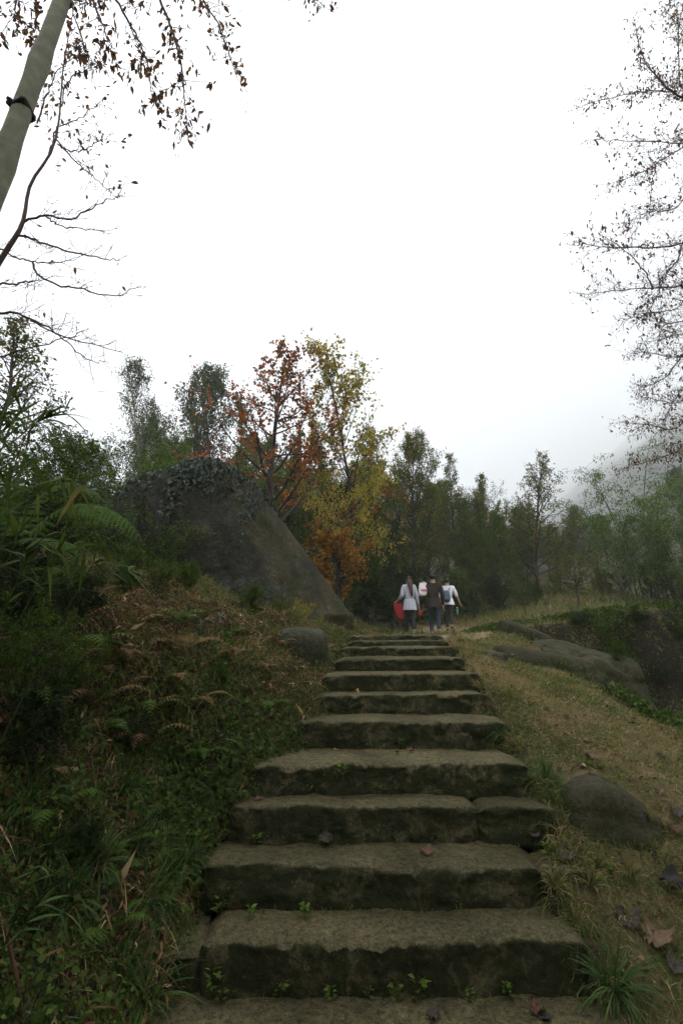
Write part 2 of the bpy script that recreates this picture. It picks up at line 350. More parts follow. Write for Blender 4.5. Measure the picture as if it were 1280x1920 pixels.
# the misty air, one even box round everything
def haze():
    bm = bmesh.new(); bmesh.ops.create_cube(bm, size=1)
    bmesh.ops.scale(bm, vec=(5400, 3100, 1400), verts=bm.verts); bmesh.ops.translate(bm, vec=(30, 1250, 672), verts=bm.verts)
    me = bpy.data.meshes.new('haze'); bm.to_mesh(me); bm.free()
    m, t, out = newmat('haze_air')
    v = t.nodes.new('ShaderNodeVolumePrincipled'); v.inputs['Color'].default_value = (.975, .988, .998, 1); v.inputs['Density'].default_value = .0014; v.inputs['Anisotropy'].default_value = .0
    t.links.new(v.outputs[0], out.inputs['Volume'])
    return obj('haze', me, m, kind='stuff')
haze()
# ------------------------------------------------------------------ the stone stairs
def slab(x0, x1, yf_, yb, zt, h, seed, yaw=0.0, tiltx=0.0, chip=.02, bow=0.0, tilt=0.0):
    """rough hewn block: a rounded profile swept along x, with chipped arrises"""
    W = x1 - x0; nx_ = max(10, int(W / .02)); d = yb - yf_
    # profile (depth from the front, height from the top), front-bottom -> front-top -> back
    fr = [(.02, -h), (.004, -h * .92)] + [(-.004 * math.sin(math.pi * q), -h * (1 - q) * .9 - .012) for q in np.linspace(.08, .97, 18)] + [(.004, -.009), (.009, -.004), (.018, -.001), (.032, 0)]
    tr = [(t, 0) for t in np.linspace(.05, d - .02, max(8, int(d / .025)))]
    bk = [(d, -.02), (d, -h)]
    pr = np.array(fr + tr + bk); k = len(pr)
    xs = np.linspace(x0, x1, nx_ + 1)
    X = np.repeat(xs[:, None], k, 1); Yp = np.repeat(pr[None, :, 0], nx_ + 1, 0); Zp = np.repeat(pr[None, :, 1], nx_ + 1, 0)
    s = seed * 7.31
    front = np.clip(1 - Yp / .05, 0, 1)
    edge = chip * (fbm(X * 3, s, 0, 3) * 1.6 + np.minimum(fbm(X * 9, s, 4, 3), 0) * 1.2)     # edge line in plan
    Yp = Yp + front * (edge * (.4 + .6 * np.exp(-np.abs(Zp) / .05)) + .03 * fbm(X * 5, Zp * 7, s, 4) + .03 * fbm(X * 2.2, Zp * 3, s + 2, 2) + .018 * (np.abs(fbm(X * 8, Zp * 11, s + 6, 3)) - .2) + .012 * fbm(X * 26, Zp * 26, s + 8, 3)) + front * bow * ((X - (x0 + x1) / 2) / (W / 2)) ** 2
    topm = np.clip(1 + Zp / .05, 0, 1)
    drop = np.exp(-np.maximum(Yp - edge, 0) / .035) * (np.maximum(fbm(X * 6, s, 8, 3), 0) * .035 + np.maximum(fbm(X * 17, s, 3, 3) - .1, 0) * .07) * (chip / .02)
    Zp = Zp + topm * (.018 * fbm(X * 4, Yp * 5, s, 4) + .008 * fbm(X * 16, Yp * 16, s, 3) + .01 * fbm(X * 1.3, Yp * 1.5, s + 5, 2) - drop)
    e = np.minimum(X - x0, x1 - X); rnd = .03 * np.exp(-e / .03)
    Zp = Zp - topm * rnd * 1.2; Yp = Yp + front * rnd
    Zp = Zp - tilt * (d - pr[None, :, 0]) * topm + tiltx * (X - (x0 + x1) / 2)
    endn = .03 * fbm(Yp * 6, Zp * 6, s + 9, 3)
    X = X + endn * np.exp(-e / .08) * np.sign(X - (x0 + x1) / 2)
    xc = (x0 + x1) / 2; Yw = yf_ + Yp + math.tan(yaw) * (X - xc); Zw = zt + Zp
    V = np.stack([X, Yw, Zw], -1).reshape(-1, 3)
    i = np.arange(nx_)[:, None] * k; j = np.arange(k)[None]; j2 = (j + 1) % k
    Q = [np.stack([i + j, i + k + j, i + k + j2, i + j2], -1).reshape(-1, 4)]
    n0 = len(V); VV = [V]
    for side in (0, nx_):
        ring = V[side * k:(side + 1) * k]; c = ring.mean(0); sg = -1 if side == 0 else 1
        prev = np.arange(side * k, side * k + k)
        for sc, o in ((.75, .018), (.4, .03)):
            rg = c + (ring - c) * sc; rg[:, 0] = ring[:, 0] + sg * o; VV.append(rg); idx = np.arange(n0, n0 + k); n0 += k
            a, b = prev, idx; qq = np.stack([a, np.roll(a, -1), np.roll(b, -1), b], -1)
            Q.append(qq if side == 0 else qq[:, ::-1]); prev = idx
        VV.append(c[None] + A(sg * .035, 0, 0)); Q.append(np.stack([prev, np.roll(prev, -1), np.full(k, n0)], -1)[:, :] if side == 0 else np.stack([np.roll(prev, -1), prev, np.full(k, n0)], -1)); n0 += 1
    quads = np.concatenate([q for q in Q if q.shape[1] == 4]); tris = np.concatenate([q for q in Q if q.shape[1] == 3])
    return make_mesh('step', np.concatenate(VV), [quads, tris], None, True)
stairs = thing('stone_staircase', 'mossy rough stone staircase climbing the slope between grassy banks', 'staircase', (0, 0, 0))
# (front-left px, front-right px, front-edge py left/right, forward distance, riser, back)
STEPS = [
    # x0,   x1,   y,    z,    h,   depth, yaw, tiltx
    (-.99, 1.45, 2.12, .015, .2, .66, .0, .0, .03, .01),
    (-.66, 1.20, 2.72, .238, .27, .46, .02, .004, .05, -.02),
    (-.77, 1.10, 2.97, .435, .24, .48, -.01, -.004, .035, .015),
    (-.70, .84, 3.27, .640, .25, .42, .0, .0, .02, .01),
    (-.62, 1.27, 3.49, .826, .23, .58, .01, .0, .045, .0),
    (-.36, 1.31, 3.95, 1.028, .24, .5, -.02, -.002, .03, .0),
    (-.25, 1.30, 4.32, 1.188, .24, .46, .0, .012, .035, .01),
    (-.19, 1.34, 4.64, 1.335, .2, .7, .03, .012, .04, .0),
    (-.04, 1.33, 5.20, 1.468, .18, .85, .0, .006, .03, .0),
    (.0, 1.44, 5.95, 1.578, .16, .9, .0, .01, .03, .0),
    (.12, 1.5, 6.72, 1.662, .15, .75, .0, .01, .03, .0),
    (.12, 1.56, 7.30, 1.752, .2, .65, .02, .012, .03, .0)]
for n_, (x0, x1, y, z, h, d, yaw, tx, chip, bow) in enumerate(STEPS):
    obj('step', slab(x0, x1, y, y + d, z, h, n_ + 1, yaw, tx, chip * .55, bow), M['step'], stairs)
for (x0, x1, y, z, h, d, sd) in [(.87, 1.36, 3.285, .632, .24, .4, 31), (-.93, -.69, 2.72, .2, .24, .3, 32), (-.93, -.73, 3.33, .615, .22, .3, 33), (-.24, -.06, 5.22, 1.44, .17, .5, 34),
                                 (-.22, -.02, 5.97, 1.55, .15, .5, 35), (-.03, .1, 7.32, 1.73, .17, .4, 36), (-.03, .1, 6.75, 1.63, .13, .4, 38), (1.12, 1.4, 3.0, .4, .2, .3, 37)]:
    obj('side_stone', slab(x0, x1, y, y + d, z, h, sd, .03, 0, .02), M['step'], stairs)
# bedding soil under the treads is the ground itself; a row of small setts edges the paving at the very front
# ------------------------------------------------------------------ rocks
def rock_mesh(name, planes, centre, sub=5, p=14, amp=.05, freq=2.0, seed=0, crack=.5):
    bm = bmesh.new(); bmesh.ops.create_icosphere(bm, subdivisions=sub, radius=1)
    D = np.array([v.co[:] for v in bm.verts]); F = np.array([[v.index for v in f.verts] for f in bm.faces]); bm.free()
    D = nrm(D); acc = 0
    for n, dist in planes:
        c = np.maximum(D @ nrm(np.array(n, float)), 0) / dist; acc = acc + c ** p
    r = acc ** (-1.0 / p); P = D * r[:, None]
    nz = fbm(P[:, 0] * freq + seed, P[:, 1] * freq, P[:, 2] * freq, 5)
    rid = 1 - np.abs(fbm(P[:, 0] * freq * .6 + seed, P[:, 1] * freq * .6 + 4, P[:, 2] * freq * .9, 4)) * 2
    P = P + D * (amp * nz - amp * crack * np.maximum(rid - .84, 0) * 5)[:, None]
    P = P + np.array(centre, float)
    return P, F
def rock(name, label, planes, centre, mat, sub=5, p=14, amp=.05, freq=2.0, seed=0, group=None):
    P, F = rock_mesh(name, planes, centre, sub, p, amp, freq, seed, 0.0)
    c = np.array(centre, float)
    o = obj(name, make_mesh(name, P - c, F, None, True), mat, None, tuple(c), label=label, category='rock')
    if group: o['group'] = group
    return o, P, F
BC = A(-2.55, 9.6, 3.1)
def pl(pt, n): n = nrm(np.array(n, float)); return (n, float(n @ (np.array(pt, float) - BC)))
bplanes = [pl((-2.6, 8.25, 3), (.02, -1, .16)), pl((-1.2, 8.6, 3.2), (.62, -.68, .42)), pl(pix(545, 985, 9.6), (.72, .1, .69)), pl(pix(596, 1070, 9.6), (.8, .05, .6)),
           pl(pix(395, 882, 9.8), (.12, -.1, 1)), pl(pix(455, 905, 9.6), (.5, -.1, .9)), pl(pix(315, 905, 9.6), (-.5, -.15, .8)), pl(pix(190, 1000, 9.6), (-1, -.1, .35)), pl((-2.5, 11.8, 3), (0, 1, .2)),
           pl((-2.5, 9.5, 1.0), (0, 0, -1)), pl((-3.6, 8.4, 4.6), (-.15, -.8, .6)), pl((-5.0, 8.8, 3.2), (-.6, -.75, .2))]
bplanes = [(n, max(d, .3)) for n, d in bplanes]
bould, BP, BF = rock('boulder', 'huge dark grey boulder with ivy on its crown, left of the stairs', bplanes, BC, M['boulder'], 6, 26, .15, 1.3, 3)
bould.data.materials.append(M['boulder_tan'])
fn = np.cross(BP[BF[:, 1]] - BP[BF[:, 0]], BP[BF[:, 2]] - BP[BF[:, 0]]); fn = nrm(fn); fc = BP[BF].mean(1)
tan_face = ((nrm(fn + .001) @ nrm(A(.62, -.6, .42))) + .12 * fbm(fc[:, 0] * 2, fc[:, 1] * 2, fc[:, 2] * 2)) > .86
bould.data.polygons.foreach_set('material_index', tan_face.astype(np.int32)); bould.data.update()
def simple_planes(a, b, c, seed, tilt=.35):
    g = np.random.default_rng(seed); out = []
    for ax, e in ((0, a), (1, b), (2, c)):
        for s in (-1, 1):
            n = np.zeros(3); n[ax] = s; n = nrm(n + g.normal(size=3) * tilt * .5); out.append((n, e * g.uniform(.85, 1.05)))
    for _ in range(4):
        n = nrm(g.normal(size=3)); out.append((n, .92 * float(np.abs(n) @ A(a, b, c)) ** 1.0 * .85))
    return out
def P_(px, py, y, dz=0.0):
    v = pix(px, py, y); v[2] += dz; return v
def put_rock(label, ctr, abc, seed, mat, amp=.03, freq=3.0, p=9, sub=4, name='rock', tilt=.35, rz=0.0, extra=None):
    P, F = rock_mesh(name, (extra or simple_planes(*abc, seed, tilt)), (0, 0, 0), sub, p, amp, freq, seed)
    o = obj(name, make_mesh(name, P, F, None, True), M[mat], None, tuple(ctr), label=label, category='rock'); o.rotation_euler.z = rz
    return o, P + np.array(ctr)
# mossy rounded rock on the right of the lower steps
rk1, RK1 = put_rock('rounded moss-covered rock right of the third step', (1.70, 3.44, .42), (.33, .36, .34), 5, 'rock', .035, 2.6, 11, 5,
         extra=[((-.1, 0, 1), .33), ((.62, -.05, .78), .3), ((-1, -.1, .12), .31), ((-.2, -1, .3), .3), ((.5, -.75, .35), .34), ((1, .1, 0), .34), ((0, 1, .1), .4), ((0, 0, -1), .4), ((-.6, .1, .75), .36)])
put_rock('small rugged grey rock in the grass beside the upper stairs', pix(915, 1232, 6.4) + A(0, 0, -.01), (.26, .16, .1), 8, 'rockgrey', .04, 4, 9, 4, rz=-.5)
put_rock('flat half-buried grey stone in the grass right of the sixth step', pix(985, 1360, 4.35) + A(0, .1, -.05), (.24, .22, .1), 12, 'rockgrey', .02, 4, 8, 4)
put_rock('low mossy outcrop in the grass left of the long flat boulder', pix(1010, 1252, 6.9) + A(0, .1, -.04), (.55, .4, .3), 14, 'rock', .04, 2.5, 5, 5, tilt=.2)
fb, FB = put_rock('long flat-topped boulder sloping into the gully on the right', pix(1092, 1262, 7.7) + A(0, 0, -.1), (1.35, .8, .62), 21, 'rock', .16, 1.7, 7, 5, extra=[((.1, -.2, 1), .43), ((.5, -.15, .85), .72), ((1, -.15, .1), .85), ((-1, 0, .3), .85), ((.1, -1, .3), .62), ((-.3, -.9, .45), .62), ((.7, -.7, .3), .95), ((0, 1, 0), .9), ((0, 0, -1), .9)])
lr, LR = put_rock('smooth grey mossy rock bulging from the left bank beside the upper steps', (-.45, 5.3, 1.36), (.3, .5, .46), 33, 'rockgrey', .04, 2.2, 6, 5, tilt=.2)
put_rock('rounded mossy stone behind the long flat-topped boulder', pix(985, 1192, 8.9) + A(0, 0, -.08), (.5, .35, .24), 52, 'rock', .06, 2.4, 6, 4, tilt=.25)
put_rock('small lichen-grey stone at the foot of the huge boulder', pix(632, 1172, 8.3), (.22, .2, .2), 41, 'rock', .03, 4, 8, 4)
#PART3
# ------------------------------------------------------------------ foliage materials
M['bark'] = plainmat('bark_dark', (.045, .036, .028), .9, .4, 14, .5)
M['bark_pale'] = plainmat('bark_pale_green', (.2, .2, .135), .85, .22, 9, .25, c2=(.12, .125, .085))
M['bark_red'] = plainmat('bark_reddish', (.075, .04, .03), .8, .3, 25, .3)
M['culm'] = plainmat('bamboo_culm', (.06, .085, .03), .5, .25, 6, 0)
M['twig'] = plainmat('twig_brown', (.06, .04, .03), .85, .3, 20, .2)
M['green'] = leafmat('leaf_green', [(0, (.022, .046, .005)), (.5, (.062, .11, .012)), (.85, (.12, .165, .02)), (1, (.2, .16, .024))], .35)
M['olive'] = leafmat('leaf_olive', [(0, (.03, .048, .006)), (.45, (.088, .118, .016)), (.8, (.18, .15, .022)), (1, (.3, .13, .022))], .35)
M['greygreen'] = leafmat('leaf_grey_green', [(0, (.028, .042, .016)), (.6, (.075, .095, .036)), (1, (.15, .14, .055))], .45)
M['dark'] = leafmat('leaf_dark_green', [(0, (.009, .02, .005)), (.6, (.026, .046, .01)), (1, (.06, .08, .02))], .3)
M['red'] = leafmat('leaf_red_orange', [(0, (.075, .07, .016)), (.28, (.17, .075, .016)), (.6, (.32, .09, .02)), (1, (.45, .15, .03))], .45)
M['yellow'] = leafmat('leaf_yellow', [(0, (.12, .14, .022)), (.4, (.28, .26, .035)), (.75, (.48, .36, .05)), (1, (.5, .22, .03))], .45)
M['orange'] = leafmat('leaf_orange', [(0, (.12, .08, .014)), (.5, (.3, .14, .02)), (1, (.46, .24, .035))], .45)
M['brownleaf'] = leafmat('leaf_dry_brown', [(0, (.05, .024, .013)), (.5, (.14, .064, .026)), (.85, (.27, .12, .036)), (1, (.34, .24, .045))], .5)
M['bamboo'] = leafmat('leaf_bamboo', [(0, (.026, .062, .008)), (.6, (.07, .135, .018)), (1, (.16, .2, .035))], .4)
M['fern'] = leafmat('leaf_fern', [(0, (.035, .07, .01)), (.6, (.085, .155, .022)), (1, (.16, .23, .04))], .4, .6, .12)
M['sedge'] = leafmat('leaf_sedge', [(0, (.02, .046, .01)), (.6, (.055, .105, .02)), (1, (.15, .165, .05))], .3, .55, .15)
M['grass'] = leafmat('blade_grass', [(0, (.05, .085, .016)), (.3, (.1, .14, .03)), (.5, (.19, .165, .055)), (.8, (.31, .225, .1)), (1, (.42, .32, .17))], .35)
M['litter'] = leafmat('litter', [(0, (.045, .023, .009)), (.4, (.14, .075, .028)), (.75, (.28, .175, .08)), (1, (.5, .37, .22))], .2, .7)
M['cover'] = leafmat('leaf_ground_cover', [(0, (.02, .042, .006)), (.5, (.058, .1, .014)), (.85, (.12, .155, .025)), (1, (.18, .14, .035))], .35, .6, .12)
M['ivy'] = leafmat('leaf_ivy', [(0, (.012, .022, .012)), (.6, (.026, .042, .022)), (1, (.06, .07, .04))], .2, .45, .4)
M['palegreen'] = leafmat('leaf_pale_grey', [(0, (.06, .08, .05)), (.6, (.13, .15, .11)), (1, (.22, .23, .18))], .3)

# ------------------------------------------------------------------ trees
def bend(p0, d, L, k, g, curve=0.0, wob=.08):
    """polyline growing from p0 along d, curving up (+) or down (-)"""
    P = [np.array(p0, float)]; d = np.array(d, float) / np.linalg.norm(d); s = L / k
    for _ in range(k):
        d = d + g.normal(size=3) * wob; d[2] += curve / k; d = d / np.linalg.norm(d); P.append(P[-1] + d * s)
    return np.array(P)
def tree(seed, H, r0, cb=.25, spread=2.0, n1=30, n2=7, nl=14, leaf=.1, aspect=.5, elev=40, shape='round', curve=.4, lean=(0, 0), stems=1, wob=.05,
         leafmix=.5, droop=0.0, tip=1.0, sc=.12, n3=0, subk=.42):
    """returns bark mesh data, leaf mesh data of a broadleaf tree of height H with its foot at the origin"""
    global rng
    g = np.random.default_rng(seed); keep = rng; rng = g
    wood, lv = MB(), MB(); LP, LD, LT = [], [], []
    for st in range(stems):
        d0 = A(lean[0] + (0 if stems == 1 else g.normal() * .16), lean[1] + (0 if stems == 1 else g.normal() * .16), 1)
        Hs = H * (1 if st == 0 else g.uniform(.75, .97)); K = 14
        T = bend((g.normal() * .1 * (st > 0), g.normal() * .1 * (st > 0), 0), d0, Hs, K, g, .25, wob); tt = np.linspace(0, 1, K + 1)
        Rr = r0 * (1 if st == 0 else .8) * ((1 - tt) ** .85) + .008; Rr[0] *= 1.35
        tube(wood, T, Rr, 7)
        m1 = n1 // stems
        for b in range(m1):
            t = cb + (1 - cb) * ((b + g.uniform(0, 1)) / m1) ** .9; t = min(t, .985)
            p = np.array([np.interp(t, tt, T[:, i]) for i in range(3)]); q = (t - cb) / (1 - cb)
            if shape == 'round': f = math.sqrt(max(0.04, 1 - (1.5 * q - .5) ** 2)) if q < 1 else .2; f = max(f, .4)
            elif shape == 'cone': f = (1 - q) ** .8 + .08
            elif shape == 'column': f = .45 + .55 * math.sin(math.pi * min(1, q * .9 + .08))
            elif shape == 'umbrella': f = .55 + .45 * math.sin(math.pi * (.2 + .6 * q))
            else: f = 1
            L1 = spread * f * g.uniform(.7, 1.15); az = b * 2.39996 + g.normal() * .4 + st; el = R(elev + 30 * q + g.normal() * 9)
            B = bend(p, (math.cos(az) * math.cos(el), math.sin(az) * math.cos(el), math.sin(el)), L1, 6, g, curve, .1)
            rb = max(.006, min(np.interp(t, tt, Rr) * .55, .018 + .016 * L1)); tb = np.linspace(0, 1, 7)
            tube(wood, B, rb * (1 - tb * .85), 4)
            for c in range(n2):
                u = .25 + .75 * (c + g.uniform()) / n2; pp = np.array([np.interp(u, tb, B[:, i]) for i in range(3)])
                dv = nrm(B[-1] - B[0]) * .7 + nrm(g.normal(size=3)) * .8; dv[2] += .12 - droop
                L2 = L1 * subk * g.uniform(.6, 1.2) * (1.15 - .5 * u); S2 = bend(pp, dv, L2, 4, g, curve * .4 - droop, .14)
                tube(wood, S2, max(.004, rb * .3) * (1 - np.linspace(0, 1, 5) * .7), 3)
                n = max(1, int(nl * min(2.6, g.gamma(1.6) / 1.6) * min(1.15, .12 + 1.15 * L1 / spread)))
                uu = g.uniform(.1, 1.05, n); pos = np.stack([np.interp(uu, np.linspace(0, 1, 5), S2[:, i]) for i in range(3)], -1)
                LP.append(pos + g.normal(size=(n, 3)) * sc * (.4 + L2 * .35)); LD.append(nrm(g.normal(size=(n, 3)) + A(0, 0, -.35) + nrm(S2[-1] - S2[0]) * .5)); LT.append(np.full(n, np.clip(g.normal(.45, .16), 0, 1)))
    P = np.concatenate(LP); D = np.concatenate(LD); T_ = np.concatenate(LT); N = len(P)
    P[:, 2] = np.maximum(P[:, 2], .15)
    leafquads(lv, P, D, rdir(N, .6), leaf * g.uniform(.65, 1.3, N), leaf * aspect * g.uniform(.7, 1.25, N), .2, np.clip(T_ + g.normal(0, .17, N) + leafmix - .5, 0, 1))
    rng = keep
    return wood.mesh('branches', True), lv.mesh('crown')
TREE_MESH = {}
def place_tree(kind, label, px, py_top, y, mat, H=None, rz=None, name='tree', group=None, x=None, sxy=1.0, bark='bark'):
    """plants a tree of a generated kind so that its top reaches the height seen in the photograph"""
    if x is None: top = pix(px, py_top, y); x = top[0]; zt = top[2]
    else: zt = pix(640, py_top, y)[2]
    zb = tz(x, y) - .08
    w_, c_ = TREE_MESH[kind][:2]; s = (zt - zb) / TREE_MESH[kind][2]
    a_ = rng.uniform(0, 6.28) if rz is None else rz; tp = TREE_MESH[kind][3]; x = x - s * sxy * (math.cos(a_) * tp[0] - math.sin(a_) * tp[1]); y = y - s * sxy * (math.sin(a_) * tp[0] + math.cos(a_) * tp[1]); zb = tz(x, y) - .08; s = (zt - zb) / TREE_MESH[kind][2]
    o = thing(name, label, 'tree', (x, y, zb), a_, group)
    o.scale = (s * sxy, s * sxy, s)
    for nm, me, mk in (('trunk', w_, bark), ('crown', c_, mat)):
        if not me.materials: me.materials.append(M[mk])
        c = obj(nm, me, None, o); c.material_slots[0].link = 'OBJECT'; c.material_slots[0].material = M[mk]
    return o
def kind(name, H, **k):
    a, b = tree(H=H, **k); c = np.empty(len(b.vertices) * 3, np.float32); b.vertices.foreach_get('co', c); c = c.reshape(-1, 3); zm = float(c[:, 2].max()); TREE_MESH[name] = (a, b, zm, c[c[:, 2] > zm * .93].mean(0))
kind('wood_a', 9, seed=1, r0=.11, cb=.1, spread=3.0, n1=64, n2=11, nl=26, leaf=.14, elev=28, shape='round', curve=.5, sc=.16)
kind('wood_b', 9, seed=2, r0=.09, cb=.08, spread=2.7, n1=64, n2=11, nl=24, leaf=.13, elev=38, shape='cone', curve=.6, stems=2, sc=.16)
kind('wood_c', 8, seed=3, r0=.1, cb=.1, spread=3.4, n1=62, n2=11, nl=26, leaf=.14, elev=25, shape='umbrella', curve=.35, sc=.16)
kind('sparse_cone', 8, seed=4, r0=.09, cb=.15, spread=2.8, n1=54, n2=9, nl=11, leaf=.12, elev=25, shape='cone', curve=.6)
kind('slender', 11, seed=5, r0=.1, cb=.25, spread=2.6, n1=54, n2=9, nl=14, leaf=.13, elev=48, shape='column', curve=.4, lean=(.05, 0), sc=.16)
kind('maple', 8, seed=6, r0=.12, cb=.16, spread=3.7, n1=42, n2=10, nl=14, leaf=.11, aspect=.8, elev=12, shape='cone', curve=.6, leafmix=.5, sc=.1)
kind('maple_b', 8, seed=7, r0=.08, cb=.3, spread=2.4, n1=36, n2=9, nl=14, leaf=.11, aspect=.8, elev=38, shape='round', curve=.6, sc=.11)
kind('small_maple', 3, seed=8, r0=.04, cb=.25, spread=1.35, n1=26, n2=9, nl=14, leaf=.12, aspect=.75, elev=20, shape='round', curve=.2)
kind('shrub', 2.4, seed=9, r0=.035, cb=.03, spread=1.6, n1=36, n2=9, nl=20, leaf=.11, elev=35, shape='round', curve=.4, stems=3)
kind('shrub_b', 2.4, seed=10, r0=.035, cb=.03, spread=1.8, n1=34, n2=9, nl=20, leaf=.1, elev=25, shape='umbrella', curve=.3, stems=4)
kind('umbrella', 3.2, seed=12, r0=.12, cb=.45, spread=2.6, n1=28, n2=9, nl=15, leaf=.11, elev=4, shape='umbrella', curve=.15)
kind('dense', 7, seed=13, r0=.13, cb=.15, spread=3.0, n1=56, n2=10, nl=24, leaf=.12, elev=30, shape='round', curve=.3)
ORD = ['leftmost', 'second from the left', 'third from the left', 'fourth from the left', 'fifth from the left', 'sixth from the left', 'seventh from the left', 'eighth from the left', 'ninth from the left', 'tenth from the left', 'eleventh from the left', 'twelfth from the left', 'thirteenth from the left', 'fourteenth from the left', 'fifteenth from the left', 'rightmost']
def ordinals(xs, fmt):
    r = np.argsort(np.argsort(xs)); return [fmt % (ORD[k] if k < len(xs) - 1 else 'rightmost') for k in r]
WL = ordinals([600, 650, 735, 810, 870, 930, 745, 690, 985, 1040, 555, 470], 'understorey tree of the dark wood behind the walkers, %s')
SL = ordinals([590, 640, 685, 722, 765, 800, 850, 885, 925, 965, 1000, 1035, 1120, 1165, 1215, 1265], 'dark leafy shrub at the foot of the wood, %s')
CL = ordinals([215, 275, 330, 160, 120, 50, 15, 75, -30, 20, 135, 232, 185, 262, 300, 215], 'evergreen shrub on the crest left of the huge boulder, %s')
BL = ordinals(range(15), 'hazy back-row tree of the wood seen between nearer trunks, %s')
WG = 'trees of the wood behind the walkers'
place_tree('maple', 'tall autumn tree with red and orange leaves behind the huge boulder', 535, 640, 13.6, 'red', sxy=1.06, rz=1.0)
place_tree('maple_b', 'tall thin tree with yellow-green leaves beside the red autumn tree', 604, 632, 14.2, 'yellow', rz=.4, sxy=0.95)
place_tree('small_maple', 'small bright orange maple at the right end of the huge boulder', 632, 985, 11.6, 'orange', rz=2, name='small_tree', bark='bark')
place_tree('umbrella', 'yellow-leaved tree with a flat crown right of the red tree', 655, 872, 13.4, 'yellow', rz=4, name='small_tree', sxy=0.62)
place_tree('slender', 'slender sparse tree with a pale trunk left of the red tree', 258, 664, 19, 'greygreen', rz=0, sxy=0.86, bark='bark_pale')
place_tree('wood_a', 'hazy grey-green tree standing behind the left shoulder of the red tree', 402, 678, 24, 'greygreen', sxy=0.85)
place_tree('wood_c', 'soft green tree in the gap right of the slender pale-trunked tree', 305, 765, 22, 'green', sxy=.9)
place_tree('wood_b', 'olive tree low behind the left branches of the red tree', 455, 755, 21, 'olive', sxy=.9)
place_tree('wood_c', 'bushy green tree left of the slender pale-trunked tree', 190, 810, 17, 'green', sxy=.9)
place_tree('wood_c', 'green tree filling the gap between slender tree and huge boulder', 335, 790, 17, 'green', sxy=0.80)
place_tree('dense', 'dense dark green tree at the left edge above the fern bank', 105, 780, 9.5, 'green', sxy=1.1)
place_tree('sparse_cone', 'loose brownish-green tree rising at the left edge of the picture', 40, 590, 11.5, 'olive', sxy=1.2)
place_tree('wood_b', 'olive tree just right of the yellow tree, tallest of the wood', 690, 795, 18.5, 'olive', sxy=0.92)
place_tree('wood_a', 'slim olive tree rising straight above the three walkers', 776, 800, 20, 'olive', sxy=0.71)
place_tree('wood_b', 'olive-brown tree right of the slim tree above the walkers', 842, 848, 21, 'olive', sxy=0.83)
place_tree('wood_c', 'rounded olive tree behind the dirt path', 900, 905, 22, 'olive', sxy=0.86)
place_tree('wood_c', 'low rounded tree between olive tree and cone-shaped tree', 958, 930, 24, 'green', sxy=0.92)
place_tree('sparse_cone', 'cone-shaped thin-leaved tree with a bare pointed top', 1014, 845, 19, 'olive', sxy=1.09)
place_tree('wood_a', 'bushy brown-green tree right of the cone-shaped tree', 1072, 945, 26, 'greygreen', sxy=0.92)
place_tree('dense', 'rounded dark tree fading into mist below the mountain', 1122, 965, 34, 'dark', sxy=1.03)
place_tree('wood_c', 'pale misty tree between dark rounded tree and bamboo', 1165, 990, 32, 'greygreen', sxy=1.03)
place_tree('umbrella', 'small flat-crowned tree with a bare dark trunk on the brown field', 1066, 1026, 15.5, 'olive', name='small_tree', rz=.5, sxy=.95)
place_tree('wood_a', 'dark misty tree high behind the bamboo', 1262, 872, 36, 'dark', sxy=0.92)
g_ = np.random.default_rng(5)
for i, px in enumerate(np.linspace(500, 1240, 15)):
    place_tree(['wood_a', 'wood_c', 'wood_b'][i % 3], BL[i], px + g_.normal() * 12, np.interp(px, [500, 620, 720, 900, 1000, 1190], [830, 850, 860, 940, 970, 985]) + g_.normal() * 14, 27 + g_.uniform(0, 6), ['green', 'olive', 'greygreen'][(i * 2) % 3], sxy=1.3, group='back row of the wood')
for i, (px, pt, y, k, mt) in enumerate([(600, 930, 17, 'wood_c', 'green'), (650, 900, 16.5, 'wood_a', 'dark'), (735, 880, 22, 'wood_c', 'green'), (810, 900, 24, 'wood_a', 'olive'), (870, 930, 19, 'wood_b', 'green'), (930, 960, 18.5, 'wood_a', 'green'),
                                        (745, 960, 17.5, 'wood_b', 'dark'), (690, 960, 15, 'wood_c', 'green'), (985, 985, 21, 'wood_b', 'green'), (1040, 990, 22, 'wood_c', 'olive'), (555, 860, 19, 'wood_a', 'green'), (470, 860, 18, 'wood_c', 'green')]):
    place_tree(k, WL[i], px, pt, y, mt, sxy=g_.uniform(.7, .95), group=WG)
UG = 'shrubs at the foot of the wood'
for i, (px, pt, y, k, mt) in enumerate([(590, 1075, 12.5, 'shrub', 'dark'), (640, 1085, 13, 'shrub_b', 'green'), (685, 1060, 14.5, 'shrub', 'dark'), (722, 1075, 15, 'shrub_b', 'dark'), (765, 1050, 17, 'shrub', 'dark'), (800, 1060, 17.5, 'shrub_b', 'dark'), (850, 1060, 18, 'shrub', 'green'),
                                        (885, 1080, 17, 'shrub_b', 'dark'), (925, 1070, 18, 'shrub', 'dark'), (965, 1080, 18, 'shrub_b', 'green'), (1000, 1085, 19, 'shrub', 'dark'), (1035, 1090, 20, 'shrub_b', 'olive'), (1120, 1060, 21, 'shrub', 'olive'), (1165, 1050, 20, 'shrub_b', 'green'), (1215, 1040, 18, 'shrub', 'green'), (1265, 1050, 17, 'shrub_b', 'green')]):
    o = place_tree(k, SL[i], px, pt, y, mt, sxy=g_.uniform(.8, 1.1), group=UG, name='shrub'); o['category'] = 'shrub'
BG = 'shrubs on the crest beside the huge boulder'
